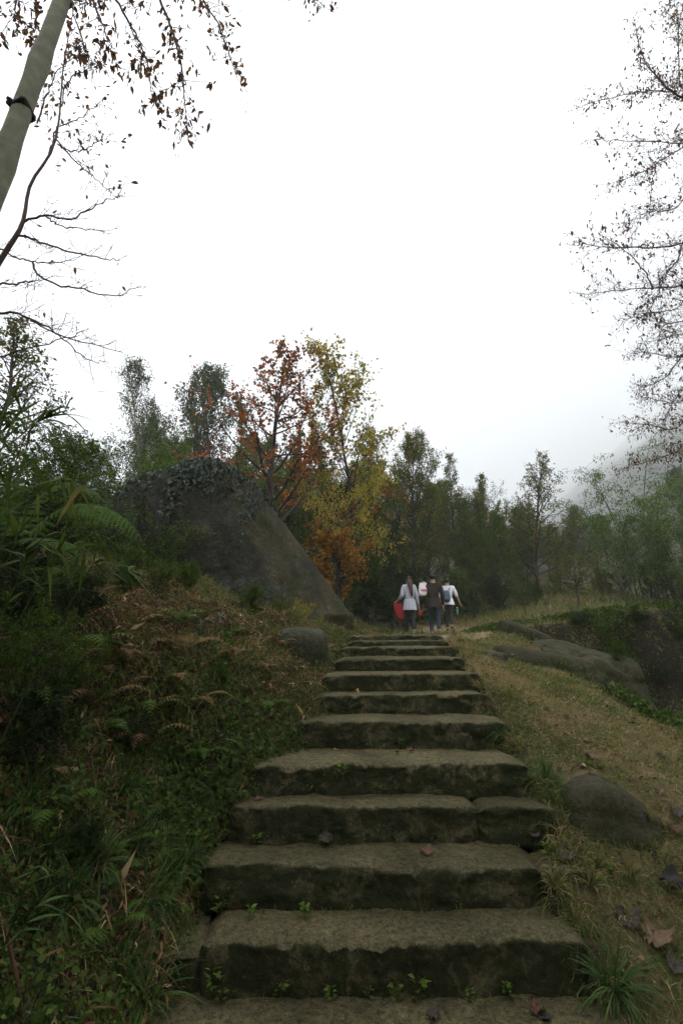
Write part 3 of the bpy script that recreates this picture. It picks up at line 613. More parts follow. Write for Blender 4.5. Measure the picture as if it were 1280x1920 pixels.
for i, (px, pt, y, mt) in enumerate([(215, 905, 11.5, 'dark'), (275, 875, 12.3, 'green'), (330, 850, 12.5, 'green'), (160, 930, 10, 'dark'), (120, 900, 8.5, 'dark'), (50, 880, 8, 'green'), (15, 960, 4.6, 'dark'), (75, 985, 5.2, 'dark'), (-30, 900, 4.2, 'green'), (20, 775, 5.6, 'green'), (135, 880, 6.6, 'green'), (232, 915, 8.1, 'dark'), (185, 960, 7.4, 'dark'), (262, 955, 7.9, 'green'), (300, 1010, 7.7, 'dark'), (215, 1010, 6.6, 'green')]):
    o = place_tree(['shrub', 'shrub_b'][i % 2], CL[i], px, pt, y, mt, group=BG, name='shrub'); o['category'] = 'shrub'

# the wood carries on behind and beside the viewpoint and shades the foot of the stairs
for i, (x, y, H_, k) in enumerate([(-7.5, -3, 13, 'dense'), (-3.2, -6.5, 14, 'wood_a'), (1.5, -8, 13, 'dense'), (5.8, -5.5, 14, 'wood_c'), (9.5, -1.5, 13, 'dense'), (-.8, -5.6, 12, 'wood_c'), (11.5, 3.0, 13, 'wood_a'), (-5.2, -9.5, 15, 'wood_c'), (4.0, -11, 15, 'wood_a'), (-12, 5.5, 14, 'wood_a')]):
    s_ = H_ / TREE_MESH[k][2]; o = thing('tree', ['leafy tree behind the viewpoint on the uphill left side', 'tree behind the viewpoint, left of the paving', 'tree straight behind the viewpoint', 'wide tree behind the viewpoint on the right', 'tree right of the viewpoint outside the picture', 'nearest tree close behind the viewpoint', 'tree outside the right edge beyond the gully', 'far tree behind the viewpoint on the left', 'far tree behind the viewpoint on the right', 'tree outside the left edge above the bank'][i], 'tree', (x, y, tz(x, y) - .1), i * 1.3, 'trees around the viewpoint'); o.scale = (s_ * 1.1, s_ * 1.1, s_)
    for nm, me, mk in (('trunk', TREE_MESH[k][0], 'bark'), ('crown', TREE_MESH[k][1], 'green')):
        c = obj(nm, me, None, o); c.material_slots[0].link = 'OBJECT'; c.material_slots[0].material = M[mk]
# feathery bamboo clump at the right edge
def bamboo(label, px, pt, y, n, seed, spread=1.2):
    g = np.random.default_rng(seed); base = pix(px, 1120, y); x = base[0]; zb = tz(x, y); H = pix(px, pt, y)[2] - zb
    o = thing('bamboo_clump', label, 'bamboo', (x, y, zb))
    cu, lv = MB(), MB(); LP, LD = [], []
    for i in range(n):
        az = g.uniform(0, 6.28); h = H * g.uniform(.75, 1.12); d = A(math.cos(az) * .12, math.sin(az) * .12, 1)
        T = bend((math.cos(az) * spread * g.uniform(0, .7), math.sin(az) * spread * g.uniform(0, .7), -.05), d, h, 12, g, 0, .02)
        s = np.linspace(0, 1, 13); T[:, 0] += math.cos(az) * s ** 3 * h * .22; T[:, 1] += math.sin(az) * s ** 3 * h * .22; T[:, 2] -= s ** 4 * h * .13
        tube(cu, T, .035 * (1 - s * .85), 6)
        for k in range(26):
            u = .22 + .78 * (k + g.uniform()) / 26; p = np.array([np.interp(u, s, T[:, j]) for j in range(3)]); a2 = g.uniform(0, 6.28)
            S2 = bend(p, (math.cos(a2), math.sin(a2), .5), h * .14 * g.uniform(.6, 1.3), 4, g, -1.0, .1); tube(cu, S2, .006, 3)
            m = 32; uu = g.uniform(.2, 1.05, m); LP.append(np.stack([np.interp(uu, np.linspace(0, 1, 5), S2[:, j]) for j in range(3)], -1) + g.normal(size=(m, 3)) * .1); LD.append(nrm(g.normal(size=(m, 3)) * .5 + A(0, 0, -.7)))
    P, D = np.concatenate(LP), np.concatenate(LD); N = len(P)
    leafquads(lv, P, D, rdir(N), .17 * g.uniform(.7, 1.3, N), .032, .1, g.uniform(.1, 1, N))
    obj('culm', cu.mesh('culm', True), M['culm'], o); obj('crown', lv.mesh('crown'), M['bamboo'], o)
bamboo('feathery light green bamboo clump at the right edge below the mountain', 1205, 850, 19, 9, 3, 1.0)
bamboo('denser green bamboo clump cut by the right edge of the picture', 1285, 905, 17.5, 10, 4, 1.0)
#PART4
# ------------------------------------------------------------------ near trees whose branches hang into the picture
def spline(P, n=24):
    P = np.asarray(P, float)
    Q = np.vstack([2 * P[0] - P[1], P, 2 * P[-1] - P[-2]]); m = len(P) - 1; out = []
    for s in np.linspace(0, m - 1e-6, n):
        i = int(s); t = s - i; p0, p1, p2, p3 = Q[i], Q[i + 1], Q[i + 2], Q[i + 3]
        out.append(.5 * (2 * p1 + (p2 - p0) * t + (2 * p0 - 5 * p1 + 4 * p2 - p3) * t * t + (3 * p1 - p0 - 3 * p2 + p3) * t ** 3))
    return np.array(out)
def near_tree(name, label, trunk, tr, branches, seed, twig=(.45, 10), sub=3, leaf=.07, per=2.0, leafw=.6, mats=('bark', 'twig', 'brownleaf'), hang=.4, up=.25, trad=None, cat='tree', clump=.03):
    """branches: (polyline points, base radius, leaf density)"""
    global rng
    g = np.random.default_rng(seed); keep = rng; rng = g
    base = np.array(trunk[0], float); o = thing(name, label, cat, tuple(base))
    mb = MB(); T = spline(np.array(trunk) - base, 26); tt = np.linspace(0, 1, 26)
    rads = np.interp(tt, np.linspace(0, 1, len(tr)), tr)
    for kn in (trad or []): rads = rads + rads * .22 * np.exp(-((tt - kn) / .012) ** 2)
    tube(mb, T, rads, 14); obj('trunk', mb.mesh('trunk', True), M[mats[0]], o)
    br, lf = MB(), MB(); LP, LD = [], []
    for pts, r0, dens in branches:
        B = spline(np.array(pts) - base, 22); B[1:-1] += g.normal(size=(20, 3)) * .008; s = np.linspace(0, 1, 22); Ln = np.linalg.norm(np.diff(B, axis=0), axis=1).sum()
        tube(br, B, r0 * (1 - s) ** .8 + .003, 6)
        nt_ = int(twig[1] * Ln)
        for i in range(nt_):
            u = .06 + .94 * (i + g.uniform()) / nt_; k = min(int(u * 21), 20); p = B[k] + (B[k + 1] - B[k]) * (u * 21 - k); tan = nrm(B[k + 1] - B[k])
            d = tan * .8 + nrm(g.normal(size=3)) * .9; d[2] += up * .5
            L2 = twig[0] * g.uniform(.35, 1.2) * (1 - .4 * u); S = bend(p, d, L2, 5, g, up - hang * .2, .13); tube(br, S, max(.0036, r0 * .22) * (1 - np.linspace(0, 1, 6) * .7), 3)
            subs = [S]
            for j in range(sub):
                w_ = g.uniform(.2, .95); q = np.array([np.interp(w_, np.linspace(0, 1, 6), S[:, a]) for a in range(3)]); d2 = nrm(S[-1] - S[0]) * .6 + nrm(g.normal(size=3)) * .8
                S3 = bend(q, d2, L2 * g.uniform(.3, .6), 3, g, up * .5, .15); tube(br, S3, .0028 * (1 - np.linspace(0, 1, 4) * .5), 3); subs.append(S3)
            for S3 in subs:
                n = g.poisson(per * dens)
                if n:
                    uu = g.uniform(.3, 1.0, n); ks = np.linspace(0, 1, len(S3)); LP.append(np.stack([np.interp(uu, ks, S3[:, a]) for a in range(3)], -1) + g.normal(size=(n, 3)) * clump); LD.append(nrm(g.normal(size=(n, 3)) * .7 + A(0, 0, -hang * 2)))
    obj('branches', br.mesh('branches', True), M[mats[1]], o)
    if LP:
        P, D = np.concatenate(LP), np.concatenate(LD); N = len(P); Ls = leaf * g.uniform(.55, 1.25, N)
        ribbons(lf, P, D, Ls, Ls * leafw * g.uniform(.55, 1.1, N), g.uniform(-.4, .5, N), 4, np.clip(g.normal(.42, .24, N), 0, 1), None, 0, .25)
        obj('leaves', lf.mesh('leaves'), M[mats[2]], o)
    rng = keep
    return o
def pts(y, *p): return [pix(a, b, y) for a, b in p]
# pale trunk, upper left, and its brown-leaved hanging branches
t_top = pix(132, -40, 2.62); t_mid = pix(35, 225, 2.6)
sl = (t_top - t_mid) / (t_top[2] - t_mid[2]); t_bot = t_mid + sl * (1.7 - t_mid[2]) + A(-.1, 0, 0); t_hi = t_mid + sl * (10.5 - t_mid[2])
def on_tr(z): return t_mid + sl * (z - t_mid[2])
pale = near_tree('pale_trunk_tree', 'tree with a straight pale grey-green trunk at the upper left', [t_bot, on_tr(3.5), t_mid, t_top, t_hi], [.1, .084, .07, .058, .038], [
    ([on_tr(9.6), pix(250, -190, 3.1), pix(300, -5, 3.25), pix(338, 110, 3.3), pix(352, 240, 3.3)], .02, 1.0),
    ([on_tr(9.2), pix(300, -120, 3.3), pix(375, -10, 3.5), pix(420, 70, 3.5), pix(446, 150, 3.5)], .014, 1.0),
    ([on_tr(8.6), pix(190, -60, 3.0), pix(235, 30, 3.1), pix(270, 95, 3.1), pix(290, 200, 3.1)], .014, 1.0),
    ([on_tr(8.0), pix(165, -30, 3.0), pix(190, 40, 3.0), pix(210, 90, 3.0)], .012, 1.2),
    ([on_tr(8.4), pix(60, -80, 2.9), pix(30, 20, 3.0), pix(70, 60, 3.0)], .012, 1.2),
    ([on_tr(8.8), pix(120, -80, 3.4), pix(150, 60, 3.6), pix(175, 120, 3.6)], .01, 1.0),
    ([on_tr(10.2), pix(420, -190, 3.9), pix(505, -60, 4.0), pix(560, -20, 4.0), pix(600, 5, 4.0)], .012, .5),
], 71, twig=(.5, 14), sub=3, leaf=.068, per=1.9, mats=('bark_pale', 'bark_red', 'brownleaf'), hang=.7, up=-.1, trad=[.445, .6], clump=.02)
M['knot'] = plainmat('bark_scar', (.03, .027, .022), .9, .4, 20, .5)
for zk, sd in ((5.62, 3), (7.0, 4), (3.9, 5)):
    g = np.random.default_rng(sd); c = on_tr(zk) - t_bot; rr = np.interp(zk, [1.7, 3.5, 5.5, 6.95], [.1, .084, .07, .058])
    P_, F_ = rock_mesh('knot', simple_planes(rr * 1.12, rr * 1.12, .028, sd, .3), (0, 0, 0), 3, 8, .012, 14, sd); P_[:, 2] += .25 * P_[:, 0]
    obj('knot', make_mesh('knot', P_ + c, F_, None, True), M['knot'], pale)
    for k in range(2):
        a = g.uniform(3.4, 6.0); mb = MB(); d = A(math.cos(a), math.sin(a), .25); tube(mb, [c + d * rr * .7, c + d * rr * 1.25, c + d * rr * 1.5], [.024, .02, .012], 7); obj('branch_stub', mb.mesh('branch_stub', True), M['knot'], pale)
# nearly bare tree behind it
q0 = pix(0, 490, 3.9)
near_tree('bare_tree', 'nearly bare thin-branched tree reaching in at the left edge', [(q0[0] - .75, 3.9, 2.0), (q0[0] - .45, 3.9, 3.9), q0, pix(42, 420, 3.9), pix(58, 345, 3.95), pix(105, 262, 4.0), pix(120, 120, 4.2), pix(140, 10, 4.3)], [.05, .04, .026, .02, .016, .012, .009, .005], [
    (pts(3.9, (42, 418), (85, 403), (130, 412), (180, 385), (232, 366)), .011, .25),
    (pts(4.0, (85, 404), (120, 425), (205, 432)), .006, .1),
    (pts(3.9, (30, 442), (60, 445), (115, 468), (190, 484), (225, 488)), .011, .12),
    (pts(4.1, (-20, 455), (25, 480), (60, 490), (105, 492), (150, 482)), .008, .3),
    (pts(3.9, (62, 492), (80, 522), (150, 542), (215, 555), (262, 535)), .009, .1),
    (pts(3.8, (-60, 540), (0, 534), (50, 530), (80, 522)), .011, .2),
    (pts(3.8, (-60, 600), (0, 587), (40, 590), (85, 612), (130, 635), (228, 660)), .012, .08),
    (pts(4.0, (60, 600), (110, 630), (160, 670), (205, 682)), .006, .05),
    (pts(4.2, (-40, 670), (0, 668), (50, 655), (130, 632), (160, 620)), .008, .2),
    (pts(4.1, (105, 262), (140, 300), (180, 335), (225, 375)), .007, 1.6),
    (pts(4.2, (92, 290), (110, 240), (150, 220), (195, 185)), .007, 2.6),
    (pts(4.2, (70, 230), (90, 170), (110, 130), (150, 100)), .008, 2.8),
    (pts(4.3, (115, 200), (130, 150), (165, 130), (200, 110)), .006, 2.4), (pts(4.1, (108, 270), (140, 285), (175, 270), (215, 250)), .006, 2.0),
], 72, twig=(.45, 11), sub=3, leaf=.06, per=.6, mats=('bark_red', 'bark_red', 'brownleaf'), hang=.3, up=.35)
# right-hand tree with small brown leaves
rt = 6.35
near_tree('brown_leaved_tree', 'tree outside the right edge whose leafy brown branches hang in at upper right', [(7.3, rt, tz(7.3, rt) - .1), (7.4, rt, 3), (7.5, rt, 6), (7.7, rt, 9), (7.9, rt, 12.5)], [.17, .15, .12, .09, .03], [
    ([A(7.5, rt, 6.2), pix(1330, 230, 6.2), pix(1265, 178, 6.1), pix(1232, 145, 6.1), pix(1203, 105, 6.1), pix(1186, 30, 6.1)], 0.0202, 1.5),
    ([A(7.5, rt, 6.4), pix(1310, 200, 6.2), pix(1276, 160, 6.2), pix(1270, 60, 6.2), pix(1262, -20, 6.2)], 0.0158, 1.7),
    ([A(7.5, rt, 7.4), pix(1320, 120, 6.3), pix(1280, 60, 6.4), pix(1240, 10, 6.4)], 0.0101, 1.5),
    ([A(7.5, rt, 6.0), pix(1330, 220, 6.1), pix(1240, 172, 6.0), pix(1170, 178, 6.0), pix(1100, 195, 6.0)], 0.0101, 1.6),
    ([A(7.5, rt, 5.6), pix(1330, 285, 6.1), pix(1270, 270, 6.0), pix(1180, 264, 6.0), pix(1115, 262, 6.0)], 0.0101, .9),
    ([A(7.5, rt, 5.3), pix(1320, 262, 6.0), pix(1275, 280, 6.0), pix(1230, 306, 6.0), pix(1200, 325, 6.0), pix(1140, 345, 6.0)], 0.0101, 1.0),
    (pts(6.0, (1230, 306), (1222, 345), (1217, 395)), .007, 1.0),
    ([A(7.5, rt, 4.9), pix(1330, 375, 6.2), pix(1262, 392, 6.1), pix(1215, 398, 6.1), pix(1165, 420, 6.1)], 0.0086, 1.0),
    ([A(7.5, rt, 4.3), pix(1330, 455, 6.0), pix(1270, 460, 5.9), pix(1180, 465, 5.9), pix(1125, 463, 5.9), pix(1090, 455, 5.9)], 0.0144, .9),
    ([A(7.5, rt, 4.0), pix(1320, 455, 6.2), pix(1268, 492, 6.2), pix(1245, 520, 6.2), pix(1228, 560, 6.2), pix(1205, 595, 6.2)], 0.0115, .6),
    ([A(7.5, rt, 3.8), pix(1330, 530, 6.0), pix(1270, 538, 6.0), pix(1222, 540, 6.0), pix(1150, 545, 6.0), pix(1095, 553, 6.0)], 0.0130, .7),
    (pts(6.0, (1222, 540), (1205, 505), (1170, 470), (1120, 435)), .009, .9),
    ([A(7.5, rt, 3.5), pix(1330, 560, 6.2), pix(1270, 578, 6.2), pix(1220, 588, 6.2), pix(1165, 603, 6.2)], 0.0086, .5),
    ([A(7.5, rt, 3.3), pix(1330, 590, 6.1), pix(1280, 602, 6.1), pix(1243, 612, 6.1), pix(1230, 648, 6.1)], 0.0115, .4),
], 73, twig=(.6, 12), sub=3, leaf=.055, per=1.0, leafw=.65, hang=.5, up=.3, clump=.03)
rt2 = 9.0
near_tree('brown_leaved_tree', 'darker tree with small leaves reaching in at the right edge above the bamboo', [(8.9, rt2, tz(8.9, rt2) - .1), (8.85, rt2, 4), (8.75, rt2, 7), (8.6, rt2, 10)], [.16, .13, .09, .03], [
    ([A(8.85, rt2, 4.8), pix(1320, 640, 8.9), pix(1278, 668, 8.8), pix(1240, 712, 8.8), pix(1195, 727, 8.8)], .02, 1.6),
    ([A(8.85, rt2, 5.2), pix(1330, 650, 8.9), pix(1270, 670, 8.8), pix(1215, 660, 8.8), pix(1185, 662, 8.8)], .014, 1.6),
    ([A(8.85, rt2, 4.0), pix(1320, 740, 8.9), pix(1270, 755, 8.8), pix(1225, 748, 8.8), pix(1200, 745, 8.8)], .014, 1.6),
    ([A(8.85, rt2, 3.6), pix(1320, 790, 8.9), pix(1260, 805, 8.8), pix(1210, 795, 8.8), pix(1165, 792, 8.8)], .016, 2.0),
    ([A(8.85, rt2, 3.2), pix(1330, 850, 8.9), pix(1260, 852, 8.8), pix(1205, 868, 8.8), pix(1150, 884, 8.8)], .014, 1.6),
    ([A(8.85, rt2, 5.6), pix(1330, 590, 8.9), pix(1280, 625, 8.8), pix(1250, 632, 8.8)], .012, 1.6),
    ([A(8.85, rt2, 4.4), pix(1330, 700, 8.9), pix(1285, 720, 8.8), pix(1258, 760, 8.8), pix(1240, 800, 8.8)], .012, 1.8),
    ([A(8.85, rt2, 3.0), pix(1330, 800, 8.6), pix(1290, 820, 8.6), pix(1262, 860, 8.6)], .012, 2.0),
], 74, twig=(.55, 11), sub=3, leaf=.058, per=1.1, leafw=.55, hang=.3, up=.2, clump=.05, mats=('bark', 'twig', 'brownleaf'))

# ------------------------------------------------------------------ ivy over the boulder
def ivy():
    g = np.random.default_rng(8); lv, st = MB(), MB()
    tri = BP[BF]; ctr = tri.mean(1); n = nrm(np.cross(tri[:, 1] - tri[:, 0], tri[:, 2] - tri[:, 0])); ar = np.linalg.norm(np.cross(tri[:, 1] - tri[:, 0], tri[:, 2] - tri[:, 0]), axis=1)
    dens = np.clip((ctr[:, 2] - 4.3) / .9, 0, 1) * (.25 + 1.2 * np.maximum(fbm(ctr[:, 0] * .9, ctr[:, 1] * .9, ctr[:, 2] * .7), -.1))
    hang = np.clip((ctr[:, 2] - 3.2) / 1.0, 0, 1) * np.maximum(fbm(ctr[:, 0] * 2.2, 3.0, ctr[:, 2] * .5 + 7), 0) * 2.4
    band = np.clip(1 - np.abs(ctr[:, 0] + 2.2) / 1.5, 0, 1)
    pw = (np.clip(dens, 0, 1) + np.clip(hang * band, 0, 1)) * ar * (n[:, 1] < .5); pw /= pw.sum()
    N = 21000; idx = g.choice(len(ctr), N, p=pw); P = ctr[idx] + g.normal(size=(N, 3)) * .03 + n[idx] * g.uniform(.01, .1, N)[:, None]
    D = nrm(g.normal(size=(N, 3)) * .5 + A(0, 0, -1)); leafquads(lv, P - BC, D, nrm(n[idx] + g.normal(size=(N, 3)) * .4), .075 * g.uniform(.6, 1.3, N), .06 * g.uniform(.6, 1.2, N), .15, np.clip(g.normal(.45, .25, N), 0, 1))
    o = thing('ivy', 'dark ivy creeping over the crown and face of the huge boulder', 'ivy', tuple(BC))
    obj('leaves', lv.mesh('leaves'), M['ivy'], o)
    fr = np.where((n[:, 1] < -.4) & (ctr[:, 2] > 4.3) & (ctr[:, 0] > -3.6) & (ctr[:, 0] < -.9))[0]
    for i in g.choice(fr, 26):
        p = ctr[i] + n[i] * .02; L = g.uniform(.4, 1.5); T = bend(p, (g.normal() * .2, -.1, -1), L, 8, g, 0, .12); sy = np.interp(T[:, 2], [2, 3, 4.2, 5], [8.2, 8.35, 8.5, 8.9]); T[:, 1] = np.minimum(T[:, 1], sy)
        tube(st, T - BC, .005, 3)
    obj('stem', st.mesh('stem', True), M['twig'], o)
ivy()
#PART5
# ------------------------------------------------------------------ ground cover
bpy.context.view_layer.update(); DG = bpy.context.evaluated_depsgraph_get()
def hit(px, py):
    """the point of the built place seen at a photo pixel, and its normal"""
    u, v = (px - 640) / FPX, (py - 960) / FPX
    ok, loc, n, *_ = SC.ray_cast(DG, Vector((0, 0, EYE)), Vector((u, CP + v * SP, SP - v * CP)).normalized())
    return np.array(loc), np.array(n)
def scatter(n, xfun, y0, y1, wfun=None, seed=0, ypow=1.0, m=260):
    g = np.random.default_rng(seed); y = y0 + (y1 - y0) * g.uniform(size=n) ** ypow; x = xfun(y, g.uniform(size=n))
    z = tfast(x, y); P = np.stack([x, y, z], -1); k = near_view(P, m)
    if wfun is not None: k &= g.uniform(size=n) < wfun(x, y, z)
    P = P[k]; return P, tnorm(P[:, 0], P[:, 1]), g
leftx = lambda y, u: xl(y) - 3.8 * u ** 1.2 + .05
def wl(x, y, z):            # more elements where the bank is steep
    n = tnorm(x, y); return np.clip(.45 / np.maximum(n[:, 2], .2), 0, 1)
# leaf litter on the left bank
P, N, g = scatter(150000, leftx, 1.2, 9, wl, 101)
l = xl(P[:, 1]) - P[:, 0]
brown = np.clip(.55 + 1.3 * fbm(P[:, 0] * 1.1, P[:, 1] * 1.1, 2.0) + .55 * sstep(3.0, 4.0, P[:, 1]) * np.exp(-((l - 1.0) / .8) ** 2) - .25 * sstep(1.4, 2.4, l) - .3 * (1 - sstep(2.2, 3.4, P[:, 1])), .06, 1)
k = g.uniform(size=len(P)) < brown * .75; Pb, Nb = P[k], N[k]; n = len(Pb)
mb = MB(); D = nrm(g.normal(size=(n, 3)) + A(.2, -.2, -.5)); D = nrm(D - Nb * (D * Nb).sum(1, keepdims=True) * .6)
Ls = g.lognormal(math.log(.04), .45, n)
leafquads(mb, Pb + Nb * g.uniform(.0, .05, n)[:, None], D, nrm(Nb + g.normal(size=(n, 3)) * .5), Ls, Ls * g.uniform(.08, .38, n), g.uniform(.1, .5, n), np.clip(g.normal(.45, .25, n), 0, 1), .2)
j = g.choice(n, min(n, 30000), False); m_ = len(j); d2 = nrm(g.normal(size=(m_, 3)) + A(.3, -.3, -.2)); d2 = nrm(d2 - Nb[j] * (d2 * Nb[j]).sum(1, keepdims=True) * .55)
ribbons(mb, Pb[j] + Nb[j] * .015, d2, g.uniform(.06, .22, m_), g.uniform(.002, .006, m_), g.uniform(.1, .6, m_), 3, np.clip(g.normal(.62, .2, m_), 0, 1))
obj('leaf_litter', mb.mesh('leaf_litter'), M['litter'], kind='stuff', label='brown dead leaves and stalks covering the left bank')
# low green plants on the left bank
k = g.uniform(size=len(P)) < np.clip(1.05 - brown, .12, 1); Pg, Ng = P[k], N[k]; n = len(Pg); rep = 3
Pg = np.repeat(Pg, rep, 0); Ng = np.repeat(Ng, rep, 0); n *= rep; Pg = Pg + g.normal(size=(n, 3)) * .018
mb = MB(); D = nrm(g.normal(size=(n, 3)) * .8 + Ng * .5 + A(0, 0, -.1)); Ls = np.minimum(g.lognormal(math.log(.018), .55, n), .042)
leafquads(mb, Pg + Ng * g.uniform(.0, .085, n)[:, None], D, nrm(Ng + A(0, -.2, .5) + g.normal(size=(n, 3)) * .45), Ls, Ls * g.uniform(.5, .9, n), .12, np.clip(g.normal(.45, .22, n), 0, 1), .1)
obj('ground_cover', mb.mesh('ground_cover'), M['cover'], kind='stuff', label='small-leaved green ground cover on the left bank')
# grass blades on the left bank
P2, N2, g = scatter(110000, leftx, 1.2, 9, wl, 102); k = g.uniform(size=len(P2)) < np.clip(.5 + 1.3 * fbm(P2[:, 0] * 1.6, P2[:, 1] * 1.6, 8.0), .06, 1); P2, N2 = P2[k], N2[k]; n = len(P2)
mb = MB(); ribbons(mb, P2, nrm(N2 * .8 + A(.25, -.25, .35) + g.normal(size=(n, 3)) * .45), g.uniform(.07, .24, n), g.uniform(.002, .0045, n), g.uniform(.3, 1.0, n), 4, np.clip(g.beta(1.6, 2.2, n) - .15 + .3 * fbm(P2[:, 0] * .8, P2[:, 1] * .8, 4), 0, 1))
obj('bank_grass', mb.mesh('bank_grass'), M['sedge'], kind='stuff', label='thin green grass hanging on the left bank')
# taller straw and grass along the bank crest
P6, N6, g = scatter(60000, lambda y, u: xl(y) - .35 - 2.2 * u, 3.2, 8.6, lambda x, y, z: np.clip(.2 + 1.6 * fbm(x * 2, y * 2, 21), .0, 1), 107); n = len(P6)
mb = MB(); ribbons(mb, P6, nrm(N6 * .4 + A(.1, -.1, 1) + g.normal(size=(n, 3)) * .5), g.uniform(.08, .26, n), g.uniform(.003, .006, n), g.uniform(.2, 1.1, n), 4, np.clip(g.normal(.5, .28, n) + .4 * fbm(P6[:, 0] * 2.5, P6[:, 1] * 2.5, 3), 0, 1))
obj('crest_grass', mb.mesh('crest_grass'), M['grass'], kind='stuff', label='straw-coloured grass standing along the crest of the left bank')
# right-hand slope: short dry and green grass
rightx = lambda y, u: xr(y) - .1 + 4.2 * u ** 1.1
def wr(x, y, z):
    wig = .42 * fbm(x * .8, y * .8, 9.1); G = sstep(2.95, 3.9, x + wig) * (1 - sstep(8.9, 9.9, y + wig * 1.5)) * sstep(4.3, 5.4, y)
    pc = np.interp(y, [7.3, 8.2, 9.4, 10.6, 12.5, 16], [1.2, 2.1, 2.75, 2.9, 2.6, 3.3]); ppath = (np.abs(x - pc) < .4) & (y > 7.3)
    inrock = ((x - 1.70) ** 2 / .25 ** 2 + (y - 3.42) ** 2 / .2 ** 2) < 1
    return np.clip(1 - G * .8, 0, 1) * np.where(ppath, .12, 1) * np.where(inrock, 0, 1) * np.clip(.75 + .8 * fbm(x * 2.2, y * 2.2, 3.3), .15, 1)
P3, N3, g = scatter(300000, rightx, 1.7, 12, wr, 103, 1.75); n = len(P3)
gp = fbm(P3[:, 0] * 1.4, P3[:, 1] * 1.4, 6.6) + .5 * fbm(P3[:, 0] * 5, P3[:, 1] * 5, 2.6)
edge = np.exp(-np.maximum(P3[:, 0] - xr(P3[:, 1]), 0) / .18)
green = np.clip(.28 + 1.1 * gp + .3 * edge * fbm(P3[:, 1] * 1.5, 0, 1.2), 0, 1)
tn = np.where(g.uniform(size=n) < green, g.uniform(0, .42, n), g.uniform(.42, 1, n))
mb = MB(); ribbons(mb, P3, nrm(N3 * g.uniform(.25, 1, n)[:, None] + g.normal(size=(n, 3)) * .6), g.uniform(.025, .09, n) * (1 + .7 * (tn < .42) + .8 * edge), g.uniform(.0025, .0052, n) * (.8 + P3[:, 1] * .09), g.uniform(.2, .9, n), 2, tn)
obj('slope_grass', mb.mesh('slope_grass'), M['grass'], kind='stuff', label='short dry and green grass on the slope right of the stairs')
# grass at the head of the stairs and the field beyond
P4, N4, g = scatter(60000, lambda y, u: -3.5 + 17 * u, 7.6, 24, lambda x, y, z: np.clip(.5 + 1.2 * fbm(x * .6, y * .6, 5.5), .1, 1) * np.where((np.abs(x - np.interp(y, [7.3, 8.2, 9.4, 10.6, 12.5, 16], [1.2, 2.1, 2.75, 2.9, 2.6, 3.3])) < .55) & (y < 17), .03, 1), 104, 1.2); n = len(P4)
tn = np.clip(g.normal(.38, .22, n) + .4 * fbm(P4[:, 0] * .5, P4[:, 1] * .5, 1.4), 0, 1)
Hh = np.interp(P4[:, 1], [7.6, 9, 12, 20], [.08, .12, .2, .38]) * g.uniform(.5, 1.3, n)
mb = MB(); ribbons(mb, P4, nrm(A(0, 0, 1) + g.normal(size=(n, 3)) * .35), Hh, .006 + .0012 * P4[:, 1], g.uniform(.1, .6, n), 3, tn)
obj('field_grass', mb.mesh('field_grass'), M['grass'], kind='stuff', label='rough brown-green grass around the path and field behind the stairs')
# undergrowth on the earth bank of the gully
P5, N5, g = scatter(260000, lambda y, u: 2.9 + 7 * u, 4.6, 11.5, lambda x, y, z: np.clip(.15 + 1.8 * fbm(x * 1.3, y * 1.3, 15), .03, 1), 105); n = len(P5)
mb = MB(); leafquads(mb, P5 + N5 * g.uniform(0, .14, n)[:, None], nrm(g.normal(size=(n, 3)) + N5 * .5), nrm(N5 + g.normal(size=(n, 3)) * .5), g.uniform(.03, .08, n), g.uniform(.015, .04, n), .15, np.clip(g.normal(.35, .25, n), 0, 1))
obj('gully_undergrowth', mb.mesh('gully_undergrowth'), M['cover'], kind='stuff', label='low leafy undergrowth on the dark earth bank of the gully')
# short moss and grass tufts in the stair joints
mb = MB(); g = np.random.default_rng(106)
for (x0, x1, y, z, h, d, *_r), nxt in zip(STEPS[:-1], STEPS[1:]):
    n = 420; x = g.uniform(x0, x1, n); k = fbm(x * 3, z * 9, 1.0) > .02; x = x[k]; n = len(x)
    Pj = np.stack([x, np.full(n, nxt[2] - .015) - g.uniform(0, .05, n) ** 1.3, np.full(n, z - .005)], -1)
    ribbons(mb, Pj, nrm(A(0, -.4, 1) + g.normal(size=(n, 3)) * .5), g.uniform(.012, .05, n), g.uniform(.002, .004, n), g.uniform(.2, .8, n), 2, g.uniform(0, .8, n))
obj('joint_moss', mb.mesh('joint_moss'), M['grass'], kind='stuff', label='moss and fine grass in the joints of the stone steps')

# leaf crumbs on the right slope
P7, N7, g = scatter(9000, rightx, 1.7, 9, lambda x, y, z: np.clip(.2 + 1.4 * fbm(x * 1.7, y * 1.7, 31), .03, 1), 108, 1.4); n = len(P7)
mb = MB(); leafquads(mb, P7 + N7 * .02, nrm(g.normal(size=(n, 3)) * A(1, 1, .3)), nrm(N7 + g.normal(size=(n, 3)) * .5), g.uniform(.015, .05, n), g.uniform(.008, .025, n), g.uniform(.1, .5, n), np.clip(g.normal(.35, .25, n), 0, 1), .2)
obj('leaf_crumbs', mb.mesh('leaf_crumbs'), M['litter'], kind='stuff', label='small crumbs of dead leaves in the grass right of the stairs')
